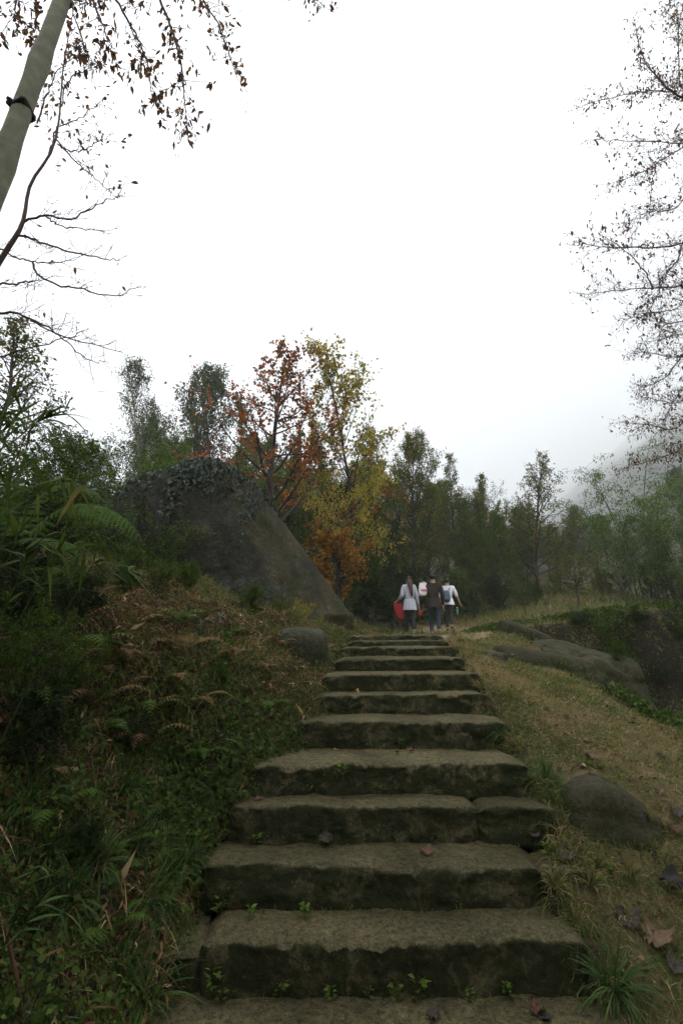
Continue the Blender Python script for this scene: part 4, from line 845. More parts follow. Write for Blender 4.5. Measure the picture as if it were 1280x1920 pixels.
# ------------------------------------------------------------------ tufts, ferns, weeds
def tuft_mesh(seed, n, L, w_, spread=.9, droop=.9, mat='sedge', bias=(0, 0)):
    global rng
    g = np.random.default_rng(seed); keep = rng; rng = g; mb = MB(); az = g.uniform(0, 6.28, n); tl = g.beta(1.6, 1.8, n) * spread
    D = np.stack([np.cos(az) * tl + bias[0], np.sin(az) * tl + bias[1], np.ones(n)], -1); P = np.stack([np.cos(az) * .02, np.sin(az) * .02, np.zeros(n)], -1) * g.uniform(.2, 1.3, n)[:, None]
    side = np.stack([-np.sin(az), np.cos(az), np.zeros(n)], -1)
    ribbons(mb, P, D, L * g.uniform(.5, 1.15, n), w_ * g.uniform(.7, 1.2, n), droop * (.35 + .75 * tl) * g.uniform(.7, 1.2, n), 8, np.clip(g.normal(.45, .22, n), 0, 1), side)
    rng = keep; me = mb.mesh('tuft'); me.materials.append(M[mat]); return me
TM = [tuft_mesh(i, 85, .44, .0052, 1.5, 1.0) for i in range(4)]
TS = [tuft_mesh(i + 10, 90, .2, .0055, .9, .8, 'grass') for i in range(3)]
def tuft(px, py, s, label, bank=True, kind_=0, rz=None, lift=0.0):
    loc, n = hit(px, py); me = (TM if kind_ == 0 else TS)[int(rng.integers(3))]
    o = obj('grass_tuft', me, None, None, tuple(loc + A(0, 0, lift - .01)), label=label, category='grass tuft'); o.scale = (s, s, s)
    nn = nrm(A(n[0] * .7, n[1] * .7, 1.0)); o.rotation_mode = 'QUATERNION'
    q = Vector((0, 0, 1)).rotation_difference(Vector(nn)); o.rotation_quaternion = q @ Matrix.Rotation(rng.uniform(0, 6.28), 3, 'Z').to_quaternion(); return o
for px, py, s, lb in [(1150, 1850, 1.05, 'large arching sedge tuft right of the lowest full step'), (1022, 1462, .75, 'dark green sedge tuft above the mossy rounded rock'), (936, 1375, .6, 'bright green grass tuft at the right end of the sixth step'),
                      (270, 1872, 1.0, 'large sedge tuft at the lower left beside the lowest step'), (225, 1835, .8, 'sedge tuft leaning behind the lowest left sedge'), (350, 1462, .8, 'drooping sedge tuft on the bank left of the fourth step'),
                      (375, 1530, .75, 'drooping sedge tuft on the bank left of the third step'), (250, 1600, .8, 'sedge tuft halfway up the left bank beside a small fern'), (320, 1640, .9, 'long-bladed sedge tuft left of the second step'),
                      (300, 1700, .8, 'sedge tuft at bank foot left of the second step'), (165, 1520, .75, 'pale-tipped sedge tuft high on the left bank'), (430, 1415, .7, 'sedge tuft left of the fifth step below the grey rock'), (200, 1000, .8, 'sedge tuft hanging below the big fern frond'),
                      (480, 1385, .8, 'sedge tuft at the foot of the smooth grey bank rock'), (90, 1600, .8, 'sedge tuft at the left edge of the bank'), (300, 1530, 1.0, 'long hanging sedge between third step and small fern'), (230, 1480, 1.0, 'long hanging sedge high above the third step'), (350, 1610, 1.0, 'long hanging sedge just left of the second step'), (270, 1690, 1.0, 'long hanging sedge above the soil left of the second step'), (180, 1620, 1.0, 'long hanging sedge left of the small ferns'), (120, 1690, 1.0, 'long hanging sedge above the dead stem'), (320, 1420, .9, 'long hanging sedge left of the fourth step near a fern'), (400, 1480, .8, 'sedge tuft touching the left end of the fourth step'), (60, 1500, 1.0, 'long sedge at the left edge above a green fern')]:
    tuft(px, py, s, lb)
for px, py, s, lb in [(600, 1260, .9, 'green grass tuft between grey bank rock and upper steps'), (640, 1212, 1.0, 'grass tuft left of the top steps'), (585, 1300, .8, 'small grass tuft under the smooth grey bank rock'), (850, 1190, 1.3, 'bright green grass tuft at the right end of the top step'),
                      (862, 1205, 1.0, 'green grass tuft just below the top step on its right'), (905, 1290, .9, 'grass tuft at the right end of the seventh step'), (920, 1325, .9, 'brownish grass tuft between sixth and seventh steps'), (955, 1310, .9, 'dry grass tuft right of the seventh step'),
                      (960, 1400, .7, 'grass tuft beside the flat half-buried stone'), (1040, 1660, .9, 'dry grass tuft below the mossy rounded rock'), (1105, 1655, .9, 'tangled dry grass right of the second step'), (1180, 1640, .8, 'dry grass tuft at the lower edge of the mossy rounded rock'), (1050, 1395, .6, 'green grass tuft in the middle of the dry slope'), (1062, 1590, .6, 'grass tuft at the lower left corner of the mossy rounded rock'), (1122, 1618, .65, 'grass tuft along the lower edge of the mossy rounded rock'), (1222, 1590, .6, 'grass tuft at the right end of the mossy rounded rock'), (1215, 1530, .5, 'grass tuft on the upper right side of the mossy rounded rock'), (1150, 1468, .5, 'grass tuft behind the top of the mossy rounded rock')]:
    tuft(px, py, s, lb, kind_=1)
sides = [('left', xl, -.03), ('right', xr, .03)]
for side, fn_, off in sides:
    for k, yy in enumerate([2.85, 3.15, 3.45, 3.8, 4.15, 4.5, 4.95, 5.6, 6.3, 7.0]):
        xx = float(fn_(yy)) + off + rng.normal() * .04; me = TS[int(rng.integers(3))]; s_ = rng.uniform(.45, .85)
        o = obj('grass_tuft', me, None, None, (xx, yy, tz(xx, yy) - .01), label='short grass tuft along the %s edge of the stairs, %s' % (side, ['lowest', 'second from the bottom', 'third from the bottom', 'fourth from the bottom', 'fifth from the bottom', 'sixth from the bottom', 'seventh from the bottom', 'eighth from the bottom', 'second from the top', 'topmost'][k]), category='grass tuft', group='grass tufts along the stairs'); o.scale = (s_,) * 3; o.rotation_euler.z = rng.uniform(0, 6.28)
def frond(lv, st, pts_, w0, g, nleaf=26, pinn=9, hang=.6, flat=None):
    """fern frond: a rachis with pairs of pinnae, each pinna a row of leaflets"""
    C = spline(pts_, nleaf); T = nrm(np.gradient(C, axis=0)); tube(st, C, .0028 * (1 - np.linspace(0, 1, nleaf) * .8), 4)
    Uv = A(0, 0, 1) if flat is None else nrm(np.array(flat, float)); LP, LD, LN, LL = [], [], [], []
    for i in range(2, nleaf):
        u = i / (nleaf - 1); w_ = w0 * (math.sin(math.pi * min(1, .22 + .78 * (1 - u) ** .8 * .95)) if u > .15 else .75) * (1 - u * .25) * (1 if u < .97 else .6) * min(1, (1 - u) * 2.2 + .12)
        S = nrm(np.cross(T[i], Uv))
        for sg in (-1, 1):
            d = nrm(S * sg + T[i] * .45 - A(0, 0, hang) * (.6 + .4 * g.uniform())); m = max(3, int(pinn * w_ / w0 + 2)); uu = np.linspace(.08, 1, m); p = C[i] + d[None] * (w_ * uu)[:, None] - A(0, 0, 1)[None] * (hang * .25 * w_ * uu ** 2)[:, None]
            nn = nrm(np.cross(T[i], d)) * (1 if sg > 0 else -1)
            for sg2 in (-1, 1):
                LP.append(p); LD.append(nrm(np.repeat((T[i] * sg2 * 1.0 + d * .5)[None], m, 0))); LN.append(np.repeat(nn[None], m, 0)); LL.append(w_ * .2 * (1.15 - uu * .75) + .003)
            ribbons(lv, (C[i] + d * w_ * .02)[None], d[None], w_ * 1.02, w_ * .16, hang * .25, 4, .5, T[i][None])
    P, D, N, L = np.concatenate(LP), np.concatenate(LD), np.concatenate(LN), np.concatenate(LL); n = len(P)
    leafquads(lv, P, D, nrm(N + g.normal(size=(n, 3)) * .15), L, L * .6, .05, np.clip(g.normal(.55, .15, n), 0, 1), .1)
def fern(label, base, seed, nf=7, L=.35, w0=.07, up=.7, name='fern', az0=None, spread=1.0, mat='fern'):
    g = np.random.default_rng(seed); o = thing(name, label, 'fern', tuple(base))
    for i in range(nf):
        lv, st = MB(), MB(); az = (i / nf * 6.28 if az0 is None else az0 + g.normal() * .7) + g.normal() * .3; ll = L * g.uniform(.7, 1.15); h = A(math.cos(az), math.sin(az), 0) * spread
        frond(lv, st, [A(0, 0, 0), h * ll * .25 + A(0, 0, up * ll * .45), h * ll * .6 + A(0, 0, up * ll * .6), h * ll * 1.0 + A(0, 0, up * ll * .25)], w0 * g.uniform(.8, 1.1), g, 18, 7, .25)
        f = obj('frond', lv.mesh('frond'), M[mat], o); obj('stalk', st.mesh('stalk', True), M['sedge'], f)
# the big frond arching across the boulder
g = np.random.default_rng(44); b0 = pix(40, 1010, 2.35)
o = thing('fern', 'bright green fern frond arching in front of the huge boulder at left', 'fern', tuple(b0))
for k, (pp, w0) in enumerate([([pix(40, 1010, 2.35), pix(110, 955, 2.35), pix(175, 945, 2.35), pix(232, 970, 2.35), pix(277, 1028, 2.35)], .15),
                              ([pix(40, 1010, 2.4), pix(80, 930, 2.45), pix(125, 905, 2.5), pix(165, 915, 2.5), pix(190, 935, 2.5)], .11), ([pix(40, 1010, 2.3), pix(90, 1010, 2.2), pix(130, 1020, 2.2), pix(150, 1050, 2.2)], .1),
                              ([pix(30, 1020, 2.3), pix(20, 930, 2.3), pix(50, 870, 2.3), pix(95, 850, 2.3)], .1)]):
    lv, st = MB(), MB(); frond(lv, st, [p - b0 for p in pp], w0, g, 30, 10, .75 if k == 0 else .4, (0, -.35, 1)); f = obj('frond', lv.mesh('frond'), M['fern'], o); obj('stalk', st.mesh('stalk', True), M['sedge'], f)
for px, py, L, nf, lb in [(238, 1590, .16, 5, 'small bright green fern on the left bank below the crest'), (225, 1640, .14, 4, 'smallest fern low on the left bank'), (330, 1170, .3, 7, 'fern on the bank crest in front of the huge boulder'), (110, 1110, .4, 7, 'dark fern on the bank below the big frond'),
                          (500, 1335, .22, 7, 'broad fern at the foot of the smooth grey bank rock'), (190, 1380, .26, 6, 'fern in the dark middle of the left bank'), (60, 1330, .32, 6, 'fern at the left edge halfway up the bank'), (1100, 1150, .5, 7, 'pale fern on the edge of the gully bank'), (1262, 1112, .6, 8, 'large pale fern at the right edge on the gully bank'), (1190, 1160, .4, 7, 'small dark fern hanging on the gully bank'), (150, 1240, .42, 7, 'large green fern on the bank below the bamboo grass'), (270, 1350, .32, 7, 'green fern in the middle of the left bank above the sedges'), (420, 1200, .26, 7, 'green fern near the crest above the dead ferns'), (90, 1540, .3, 6, 'green fern low at the left edge'), (380, 1420, .24, 6, 'green fern left of the fourth step'), (200, 1760, .24, 6, 'green fern left of the lowest step near the soil')]:
    p, n = hit(px, py); fern(lb, p - A(0, 0, .01), px, nf, L, L * .24, .7)
for px, py, L, nf, lb in [(300, 1290, .3, 6, 'brown dead fern in the middle of the left bank'), (430, 1240, .26, 6, 'brown dead fern high on the bank near the grey rock'), (210, 1250, .32, 6, 'brown dead fern below the big green frond'), (490, 1260, .22, 5, 'small brown dead fern beside the smooth grey bank rock'), (360, 1330, .3, 6, 'brown dead fern above the sedge tufts on the left bank'), (250, 1180, .42, 7, 'large brown dead fern near the crest of the left bank'), (340, 1230, .4, 7, 'large brown dead fern in the middle of the upper bank'), (180, 1330, .4, 7, 'large brown dead fern on the dark side of the bank'), (270, 1400, .36, 6, 'brown dead fern above the hanging sedges'), (520, 1215, .28, 6, 'brown dead fern hanging over the smooth grey bank rock')]:
    p, n = hit(px, py); fern(lb, p, px, nf, L, L * .2, .6, mat='litter')
for i, (px, py, h_, k, mt, lb) in enumerate([(70, 1440, .5, 'shrub', 'dark', 'dark leafy seedling shrub at the left edge of the bank'), (140, 1330, .5, 'shrub_b', 'green', 'leafy seedling shrub on the bank below the dead fern'), (40, 1220, .6, 'shrub', 'dark', 'dark bushy plant at the left edge under the bamboo grass'), (240, 1420, .35, 'shrub_b', 'dark', 'small dark bushy plant in the middle of the left bank'), (120, 1180, .45, 'shrub_b', 'dark', 'dark bushy plant on the bank right of the bamboo grass'), (350, 1110, .4, 'shrub', 'green', 'green bushy plant on the crest before the huge boulder'), (530, 1160, .35, 'shrub_b', 'olive', 'olive bushy plant on the crest near the right foot of the boulder'), (60, 1760, .3, 'shrub_b', 'dark', 'dark low plant at the lower left edge'), (150, 1640, .3, 'shrub', 'dark', 'dark low plant on the bank left of the small fern'), (410, 1300, .28, 'shrub', 'green', 'green seedling among dead leaves left of the grey rock'), (25, 1120, .9, 'shrub', 'dark', 'tall dark bush at the left edge beside the bamboo grass'), (150, 1150, .45, 'shrub_b', 'dark', 'leafy bush below the big fern frond'), (235, 1115, .35, 'shrub', 'dark', 'dark bush on the crest right of the big fern frond'), (30, 1330, .7, 'shrub_b', 'green', 'green bush at the left edge halfway up the bank'), (290, 1115, .45, 'shrub_b', 'green', 'low leafy bush on the crest in front of the dark boulder face'), (470, 1150, .4, 'shrub', 'green', 'green bush on the crest below the grey-leaved bushes'), (1090, 1180, .5, 'shrub_b', 'dark', 'dark bushy plant on top of the gully bank, left of two'), (1200, 1175, .5, 'shrub', 'dark', 'dark bushy plant on top of the gully bank, right of two'), (1255, 1290, .6, 'shrub_b', 'dark', 'dark bush in the gully at the right edge'), (1160, 1240, .4, 'shrub', 'green', 'green plant growing out of the dark gully bank'), (1270, 1200, .5, 'shrub_b', 'green', 'green bush hanging on the gully bank at the right edge')]):
    p, n = hit(px, py); o = thing('bush', lb, 'bush', tuple(p - A(0, 0, .03)), i * 1.1); s_ = h_ / TREE_MESH[k][2]; o.scale = (s_,) * 3
    for nm, me, mk in (('stems', TREE_MESH[k][0], 'bark'), ('crown', TREE_MESH[k][1], mt)):
        c = obj(nm, me, None, o); c.material_slots[0].link = 'OBJECT'; c.material_slots[0].material = M[mk]
# bamboo grass: long lance leaves on thin stems at the left edge
def bamboo_grass(label, stems, seed, leafL=.17, mat='cover', nl=13):
    g = np.random.default_rng(seed); base = stems[0][0]; o = thing('bamboo_grass', label, 'bamboo grass', tuple(base)); lv, st = MB(), MB()
    for S0 in stems:
        C = spline(np.array(S0) - base, 20); tube(st, C, .004 * (1 - np.linspace(0, 1, 20) * .6), 4)
        n = nl * 2; i = g.integers(6, 20, n); T = nrm(np.gradient(C, axis=0))[i]; D = nrm(T * .6 + g.normal(size=(n, 3)) * .75 + A(.2, -.1, -.05)); L = leafL * g.uniform(.6, 1.25, n)
        sd = nrm(np.cross(D, A(0, -.3, 1) + g.normal(size=(n, 3)) * .3))
        ribbons(lv, C[i], D, L, L * .105, g.uniform(.1, .6, n), 6, np.clip(g.normal(.5, .2, n), 0, 1), sd, base_w=.25)
    obj('stem', st.mesh('stem', True), M['sedge'], o); obj('leaves', lv.mesh('leaves'), M[mat], o)
def bank_pt(x, y): return A(x, y, tz(x, y) - .02)
bamboo_grass('tall bamboo grass with long dark leaves at the left edge', [[bank_pt(-2.0, 2.1), pix(-10, 1050, 2.1), pix(20, 900, 2.1), pix(60, 800, 2.1), pix(120, 775, 2.1)], [bank_pt(-2.1, 2.2), pix(-40, 980, 2.2), pix(-10, 840, 2.2), pix(40, 770, 2.2)], [bank_pt(-1.95, 2.05), pix(0, 1080, 2.0), pix(40, 960, 2.0), pix(100, 900, 2.0), pix(160, 905, 2.0)], [bank_pt(-2.1, 2.0), pix(-60, 900, 2.0), pix(-20, 790, 2.0), pix(30, 740, 2.0)]], 61, .19, 'cover', 20)
bamboo_grass('bamboo grass with lance leaves on the bank under the big frond', [[bank_pt(-1.75, 2.2), pix(60, 1120, 2.1), pix(110, 1040, 2.1), pix(170, 1030, 2.1)], [bank_pt(-1.8, 2.2), pix(20, 1120, 2.0), pix(50, 1040, 2.0), pix(80, 1010, 2.0)], [bank_pt(-1.7, 2.4), pix(150, 1100, 2.3), pix(190, 1060, 2.3), pix(240, 1070, 2.3)]], 62, .15, 'cover', 18)
bamboo_grass('small bamboo grass with pale lance leaves low on the left bank', [[bank_pt(-1.35, 2.1), pix(30, 1760, 1.75), pix(70, 1700, 1.7), pix(120, 1710, 1.7)], [bank_pt(-1.3, 2.15), pix(60, 1640, 1.8), pix(110, 1640, 1.8)]], 63, .085, 'sedge', 5)
bamboo_grass('bamboo grass seedling among dead leaves on the bank crest', [[hit(400, 1190)[0], hit(400, 1190)[0] + A(.02, 0, .12), hit(400, 1190)[0] + A(.1, -.03, .2)], [hit(380, 1185)[0], hit(380, 1185)[0] + A(-.03, 0, .12), hit(380, 1185)[0] + A(-.1, -.03, .18)]], 64, .12, 'palegreen', 5)
# pale weeds in front of the boulder
for i, (px, py) in enumerate([(425, 1140), (490, 1140), (560, 1165), (300, 1110)]):
    p, n = hit(px, py); o = place_tree('shrub_b', ['low grey-leaved bush in front of the huge boulder, left of two', 'low grey-leaved bush in front of the huge boulder, right of two', 'small yellow-flowered weed at the right foot of the huge boulder', 'low green bush on the bank crest left of the grey-leaved bushes'][i], px, [1082, 1078, 1120, 1060][i], [7.7, 7.7, 7.6, 7.0][i], ['palegreen', 'palegreen', 'yellow', 'green'][i], name='bush', sxy=[1.2, 1.2, .7, 1.2][i]); o['category'] = 'bush'
def weed_mesh(seed):
    global rng
    g = np.random.default_rng(seed); keep = rng; rng = g; mb = MB(); n = 26; az = g.uniform(0, 6.28, n); h = g.uniform(0, .07, n); P = np.stack([np.cos(az) * .012, np.sin(az) * .012, h], -1); D = np.stack([np.cos(az), np.sin(az), g.uniform(.1, .8, n)], -1)
    leafquads(mb, P, nrm(D), rdir(n, 2), g.uniform(.02, .045, n), g.uniform(.014, .026, n), .1, g.uniform(.35, 1, n)); rng = keep
    me = mb.mesh('weed'); me.materials.append(M['fern']); return me
WM = [weed_mesh(i) for i in range(4)]
WEEDS = [(405, 1580, 1.1), (480, 1578, .9), (415, 1705, 1.3), (470, 1722, .8), (570, 1722, .9), (525, 1872, 1.2), (620, 1874, .8), (785, 1874, 1.4), (742, 1876, 1.0), (400, 1845, 1.2), (642, 1450, 1.1), (580, 1482, .7), (718, 1478, .7), (822, 1582, .9), (690, 1398, .8), (752, 1396, .8), (415, 1870, .9), (880, 1870, .7), (950, 1872, .8), (690, 1872, .7), (1040, 1500, 1.0), (1030, 1610, 1.2), (1140, 1640, .8), (655, 1705, .6), (860, 1705, .6)]
rows = {}
for px, py, s in WEEDS:
    key = 'at the foot of the lowest full step' if py > 1800 else 'behind the lowest full step' if py > 1690 else 'below the mossy rounded rock' if px > 1000 and py > 1550 else 'left of the mossy rounded rock' if px > 1000 else 'at the foot of the third step' if py > 1550 else 'at the foot of the fourth step' if py > 1460 else 'on the face of the fourth step' if py > 1420 else 'at the foot of the fifth step'
    rows.setdefault(key, []).append((px, py, s))
i = 0
for key, ws in rows.items():
    ws.sort()
    for r, (px, py, s) in enumerate(ws):
        where = '' if len(ws) == 1 else ', ' + (('left one' if r == 0 else 'right one') if len(ws) == 2 else ORD[r] if r < len(ws) - 1 else 'rightmost')
        p, n = hit(px, py); o = obj('weed', WM[i % 4], None, None, tuple(p + n * .01 + A(0, 0, -.005)), label='small green weed ' + key + where, category='weed', group='weeds in the stair joints'); o.scale = (s * .85,) * 3; o.rotation_euler.z = i * 1.7; i += 1
# ------------------------------------------------------------------ fallen leaves and sticks
def fallen_mesh(seed, lobes=5):
    g = np.random.default_rng(seed); n = 40; a = np.linspace(0, 2 * math.pi, n, endpoint=False)
    r = .5 * (.72 + .28 * np.abs(np.cos(a * lobes / 2)) ** 1.2) * (1 + .09 * g.normal(size=n)); r = r * (1 + .3 * np.cos(a)); rings = [.33, .66, 1.0]; V = [A(0, 0, 0)]
    cx, cy, tw = g.normal(0, .8), g.normal(0, .8), g.normal(0, .7)
    for s in rings:
        x, y = r * np.cos(a) * s, r * np.sin(a) * s; z = cx * x * x * .8 + cy * y * y * .8 + tw * x * y + .05 * np.sin(a * lobes + 1) * s + .04 * g.normal(size=n) * s; V.extend(np.stack([x, y, z], -1))
    V = np.array(V); k = np.arange(n); k2 = (k + 1) % n; T = np.stack([np.zeros(n, int), 1 + k, 1 + k2], -1); Q = []
    for i in range(2): Q.append(np.stack([1 + i * n + k, 1 + (i + 1) * n + k, 1 + (i + 1) * n + k2, 1 + i * n + k2], -1))
    V[:, 2] -= V[:, 2].min(); V[:, 2] += .01
    return make_mesh('fallen_leaf', V, [np.concatenate(Q), T], None, True)
def drymat(name, c):
    m, t, out = newmat(name); tc = t.nodes.new('ShaderNodeTexCoord'); wv = t.nodes.new('ShaderNodeTexWave'); wv.inputs['Scale'].default_value = 4; wv.inputs['Distortion'].default_value = 3; t.links.new(tc.outputs['Object'], wv.inputs[0])
    n = noise(t, 5, 4, .6, tc.outputs['Object']); r = ramp(t, [(.3, tuple(x * .6 for x in c)), (.7, tuple(x * 1.25 for x in c))]); t.links.new(n.outputs[0], r.inputs[0])
    col = mix(t, maprange(t, wv.outputs[0], .9, 1, 0, .3), r.outputs[0], tuple(x * .5 for x in c)); p = t.nodes.new('ShaderNodeBsdfPrincipled'); p.inputs['Roughness'].default_value = .65
    tr = t.nodes.new('ShaderNodeBsdfTranslucent'); ms = t.nodes.new('ShaderNodeMixShader'); ms.inputs[0].default_value = .15; t.links.new(col, p.inputs['Base Color']); t.links.new(col, tr.inputs[0]); t.links.new(p.outputs[0], ms.inputs[1]); t.links.new(tr.outputs[0], ms.inputs[2]); t.links.new(ms.outputs[0], out.inputs[0]); return m
DM = {k: drymat('fallen_leaf_' + k, c) for k, c in dict(tan=(.15, .09, .05), brown=(.05, .031, .02), black=(.016, .013, .012), grey=(.075, .06, .052), red=(.095, .036, .02), yellow=(.4, .22, .04)).items()}
FM = {}
def fallen(px, py, size_px, colr, label, group=None, seed=None, tilt=.25):
    p, n = hit(px, py); seed = int(px * 7 + py) if seed is None else seed; key = (seed % 6, colr)
    if key not in FM: FM[key] = fallen_mesh(seed % 6); FM[key].materials.append(DM[colr])
    Z = project(p)[2]; s = .62 * size_px * Z / FPX; g = np.random.default_rng(seed)
    o = obj('fallen_leaf', FM[key], None, None, tuple(p + A(0, 0, .006)), label=label, category='leaf'); o.scale = (s, s * g.uniform(.6, .9), s * g.uniform(.6, 1.2))
    nn = nrm(n * (1 if n[2] > .3 else 0) + A(0, -.05, .9) + g.normal(size=3) * tilt * .7); o.rotation_mode = 'QUATERNION'; o.rotation_quaternion = Vector((0, 0, 1)).rotation_difference(Vector(nn)) @ Matrix.Rotation(g.uniform(0, 6.28), 3, 'Z').to_quaternion()
    if group: o['group'] = group
for a in [(1222, 1765, 100, 'tan', 'large tan curled dead leaf at the lower right'), (1172, 1730, 75, 'brown', 'dark brown curled leaf beside the large tan leaf'), (1256, 1672, 75, 'black', 'blackened dead leaf at the right edge above the large tan leaf'), (1268, 1815, 60, 'grey', 'grey dead leaf at the right edge below the large tan leaf'),
          (1240, 1420, 32, 'grey', 'grey-purple leaf lying alone on the right slope'), (1105, 1420, 42, 'tan', 'pale curled leaf in the cluster at the middle of the slope'), (1270, 1525, 60, 'brown', 'brown leaf at the right edge of the dry slope'), (1262, 1555, 50, 'red', 'reddish leaf at the right edge below the brown one'), (1058, 1608, 60, 'grey', 'wet grey-brown leaf under the mossy rounded rock'),
          (1010, 1592, 45, 'brown', 'wet brown leaf at the right end of the second step'), (1000, 1566, 36, 'brown', 'brown leaf against the riser of the third step'), (797, 1602, 48, 'red', 'reddish lobed leaf on the second step'), (606, 1578, 45, 'brown', 'brown leaf at the back of the second step'), (812, 1904, 65, 'brown', 'brown leaf on the lowest paving in the middle'),
          (1003, 1900, 60, 'red', 'red-brown leaf on the lowest paving at right'), (1025, 1912, 40, 'black', 'small black leaf on the lowest paving beside the red-brown one'), (483, 1500, 32, 'red', 'red-brown leaf at the left end of the third step'), (745, 1413, 22, 'red', 'small red leaf on the fourth step, left of two'), (772, 1411, 24, 'red', 'small red leaf on the fourth step, right of two'),
          (668, 1300, 14, 'yellow', 'tiny yellow leaf on the sixth step'), (630, 1408, 14, 'yellow', 'tiny yellow leaf at the left of the fourth step'), (375, 1600, 45, 'grey', 'grey leaf at the left end of the second step'), (285, 1780, 45, 'tan', 'pale tan leaf on the soil left of the lowest step'), (300, 1735, 50, 'brown', 'dark leaf on the soil left of the lowest step'), (350, 1382, 44, 'brown', 'large brown curled leaf hanging in the litter of the left bank'),
          (310, 1200, 40, 'tan', 'pale torn leaf high in the litter of the left bank'), (1140, 1328, 20, 'brown', 'upright brown leaf near the crest of the right slope')]:
    fallen(*a)
g = np.random.default_rng(9)
SMALL = [(1130, 1405, 26, 'tan'), (1098, 1392, 26, 'tan'), (1090, 1440, 26, 'brown'), (1120, 1440, 22, 'brown'), (1090, 1330, 20, 'red'), (1062, 1345, 22, 'black'), (1025, 1330, 22, 'brown'), (1070, 1310, 16, 'brown'), (1055, 1318, 15, 'tan'), (1150, 1300, 14, 'tan'), (1165, 1310, 15, 'grey'), (1000, 1290, 15, 'brown'), (1205, 1330, 14, 'grey'), (1185, 1350, 12, 'red'), (1200, 1460, 20, 'red'), (1180, 1468, 16, 'grey'), (1030, 1300, 13, 'brown'), (985, 1260, 12, 'tan'), (960, 1230, 12, 'tan'), (1240, 1490, 22, 'tan'), (1225, 1610, 22, 'brown'), (1090, 1690, 20, 'tan'), (1060, 1692, 18, 'red'), (1190, 1425, 16, 'tan'), (1215, 1385, 13, 'brown')]
for c in ('tan', 'brown', 'red', 'grey', 'black'):
    sub_ = sorted(v for v in SMALL if v[3] == c)
    for r, (px, py, s, _c) in enumerate(sub_):
        fallen(px, py, s, c, 'small %s fallen leaf on the grassy slope%s' % ({'red': 'reddish', 'black': 'blackened'}.get(c, c), '' if len(sub_) == 1 else ', ' + (ORD[r] if r < len(sub_) - 1 else 'rightmost') + ' of its colour'), 'fallen leaves on the slope')
def stick(label, P, r, mat='bark_red'):
    base = np.array(P[0], float); mb = MB(); C = spline(np.array(P) - base, 16); tube(mb, C, r * (1 - np.linspace(0, 1, 16) * .5), 7); obj('stick', mb.mesh('stick', True), M[mat], None, tuple(base), label=label, category='stick')
M['stickred'] = plainmat('stick_redbrown', (.09, .04, .024), .7, .3, 30, .2)
stick('thick reddish dead stem leaning at the lower left corner', [hit(44, 1912)[0] - A(0, 0, .02), pix(34, 1850, hit(44, 1912)[0][1] - .03), pix(22, 1790, hit(44, 1912)[0][1] - .05), pix(10, 1738, hit(44, 1912)[0][1] - .08)], .01, 'stickred')
stick('thin pale twig lying on the soil at the lower left corner', [hit(45, 1905)[0] + A(0, 0, .01), hit(90, 1912)[0] + A(0, 0, .015), hit(170, 1918)[0] + A(0, 0, .01)], .005, 'bark_pale')
stick('thin twig on the third step', [hit(640, 1497)[0] + A(0, 0, .006), hit(690, 1495)[0] + A(0, 0, .012), hit(725, 1492)[0] + A(0, 0, .006)], .004, 'twig')
stick('thin dead stalk hanging over the left bank', [hit(160, 1130)[0] + A(0, 0, .02), hit(172, 1180)[0] + A(.01, -.03, .02), hit(175, 1230)[0] + A(0, -.02, .01)], .005, 'stickred')
#PART6
# ------------------------------------------------------------------ the three walkers
def cloth(name, c, rough=.85, var=.12, scale=30): return plainmat(name, c, rough, var, scale, .15)
M['skin'] = cloth('skin', (.42, .26, .18), .6, .06); M['hair'] = cloth('hair_black', (.012, .01, .009), .5, .2, 60); M['hairbrown'] = cloth('hair_brown_ends', (.075, .036, .022), .5, .25, 60)
M['cardigan'] = cloth('cardigan_grey', (.4, .41, .46)); M['charcoal'] = cloth('trousers_charcoal', (.03, .03, .035)); M['jacket'] = cloth('jacket_brown', (.028, .021, .017)); M['jeans'] = cloth('jeans_blue', (.03, .042, .058), .8, .25)
M['white'] = cloth('shirt_white', (.7, .7, .72)); M['olive_cloth'] = cloth('trousers_olive', (.03, .03, .021)); M['blue'] = cloth('backpack_blue', (.06, .1, .14), .7, .25); M['redbag'] = cloth('bag_red', (.3, .02, .018), .5, .15); M['plastic'] = cloth('bag_white_plastic', (.72, .66, .67), .35, .1, 12)
M['shoe_white'] = cloth('shoe_white', (.65, .65, .65)); M['shoe'] = cloth('shoe_dark', (.02, .018, .017)); M['pink'] = cloth('bag_pink_print', (.62, .3, .31), .4); M['bottle'] = cloth('bottle_green', (.12, .26, .17), .2, .1); M['straw'] = cloth('paper_tan', (.5, .33, .18))
def skin(name, verts, edges, radii, mat, parent, sub=2, root=0):
    me = bpy.data.meshes.new(name); me.from_pydata([tuple(v) for v in verts], edges, []); ob = bpy.data.objects.new(name, me); COL.objects.link(ob)
    md = ob.modifiers.new('skin', 'SKIN'); md.use_smooth_shade = True
    for i, r in enumerate(radii):
        r = r if isinstance(r, tuple) else (r, r); me.skin_vertices[0].data[i].radius = r
    me.skin_vertices[0].data[root].use_root = True
    ob.modifiers.new('sub', 'SUBSURF').levels = sub; ob.modifiers['sub'].render_levels = sub
    dg = bpy.context.evaluated_depsgraph_get(); m2 = bpy.data.meshes.new_from_object(ob.evaluated_get(dg)); m2.name = name
    bpy.data.objects.remove(ob); m2.materials.clear()
    return obj(name, m2, M[mat], parent)
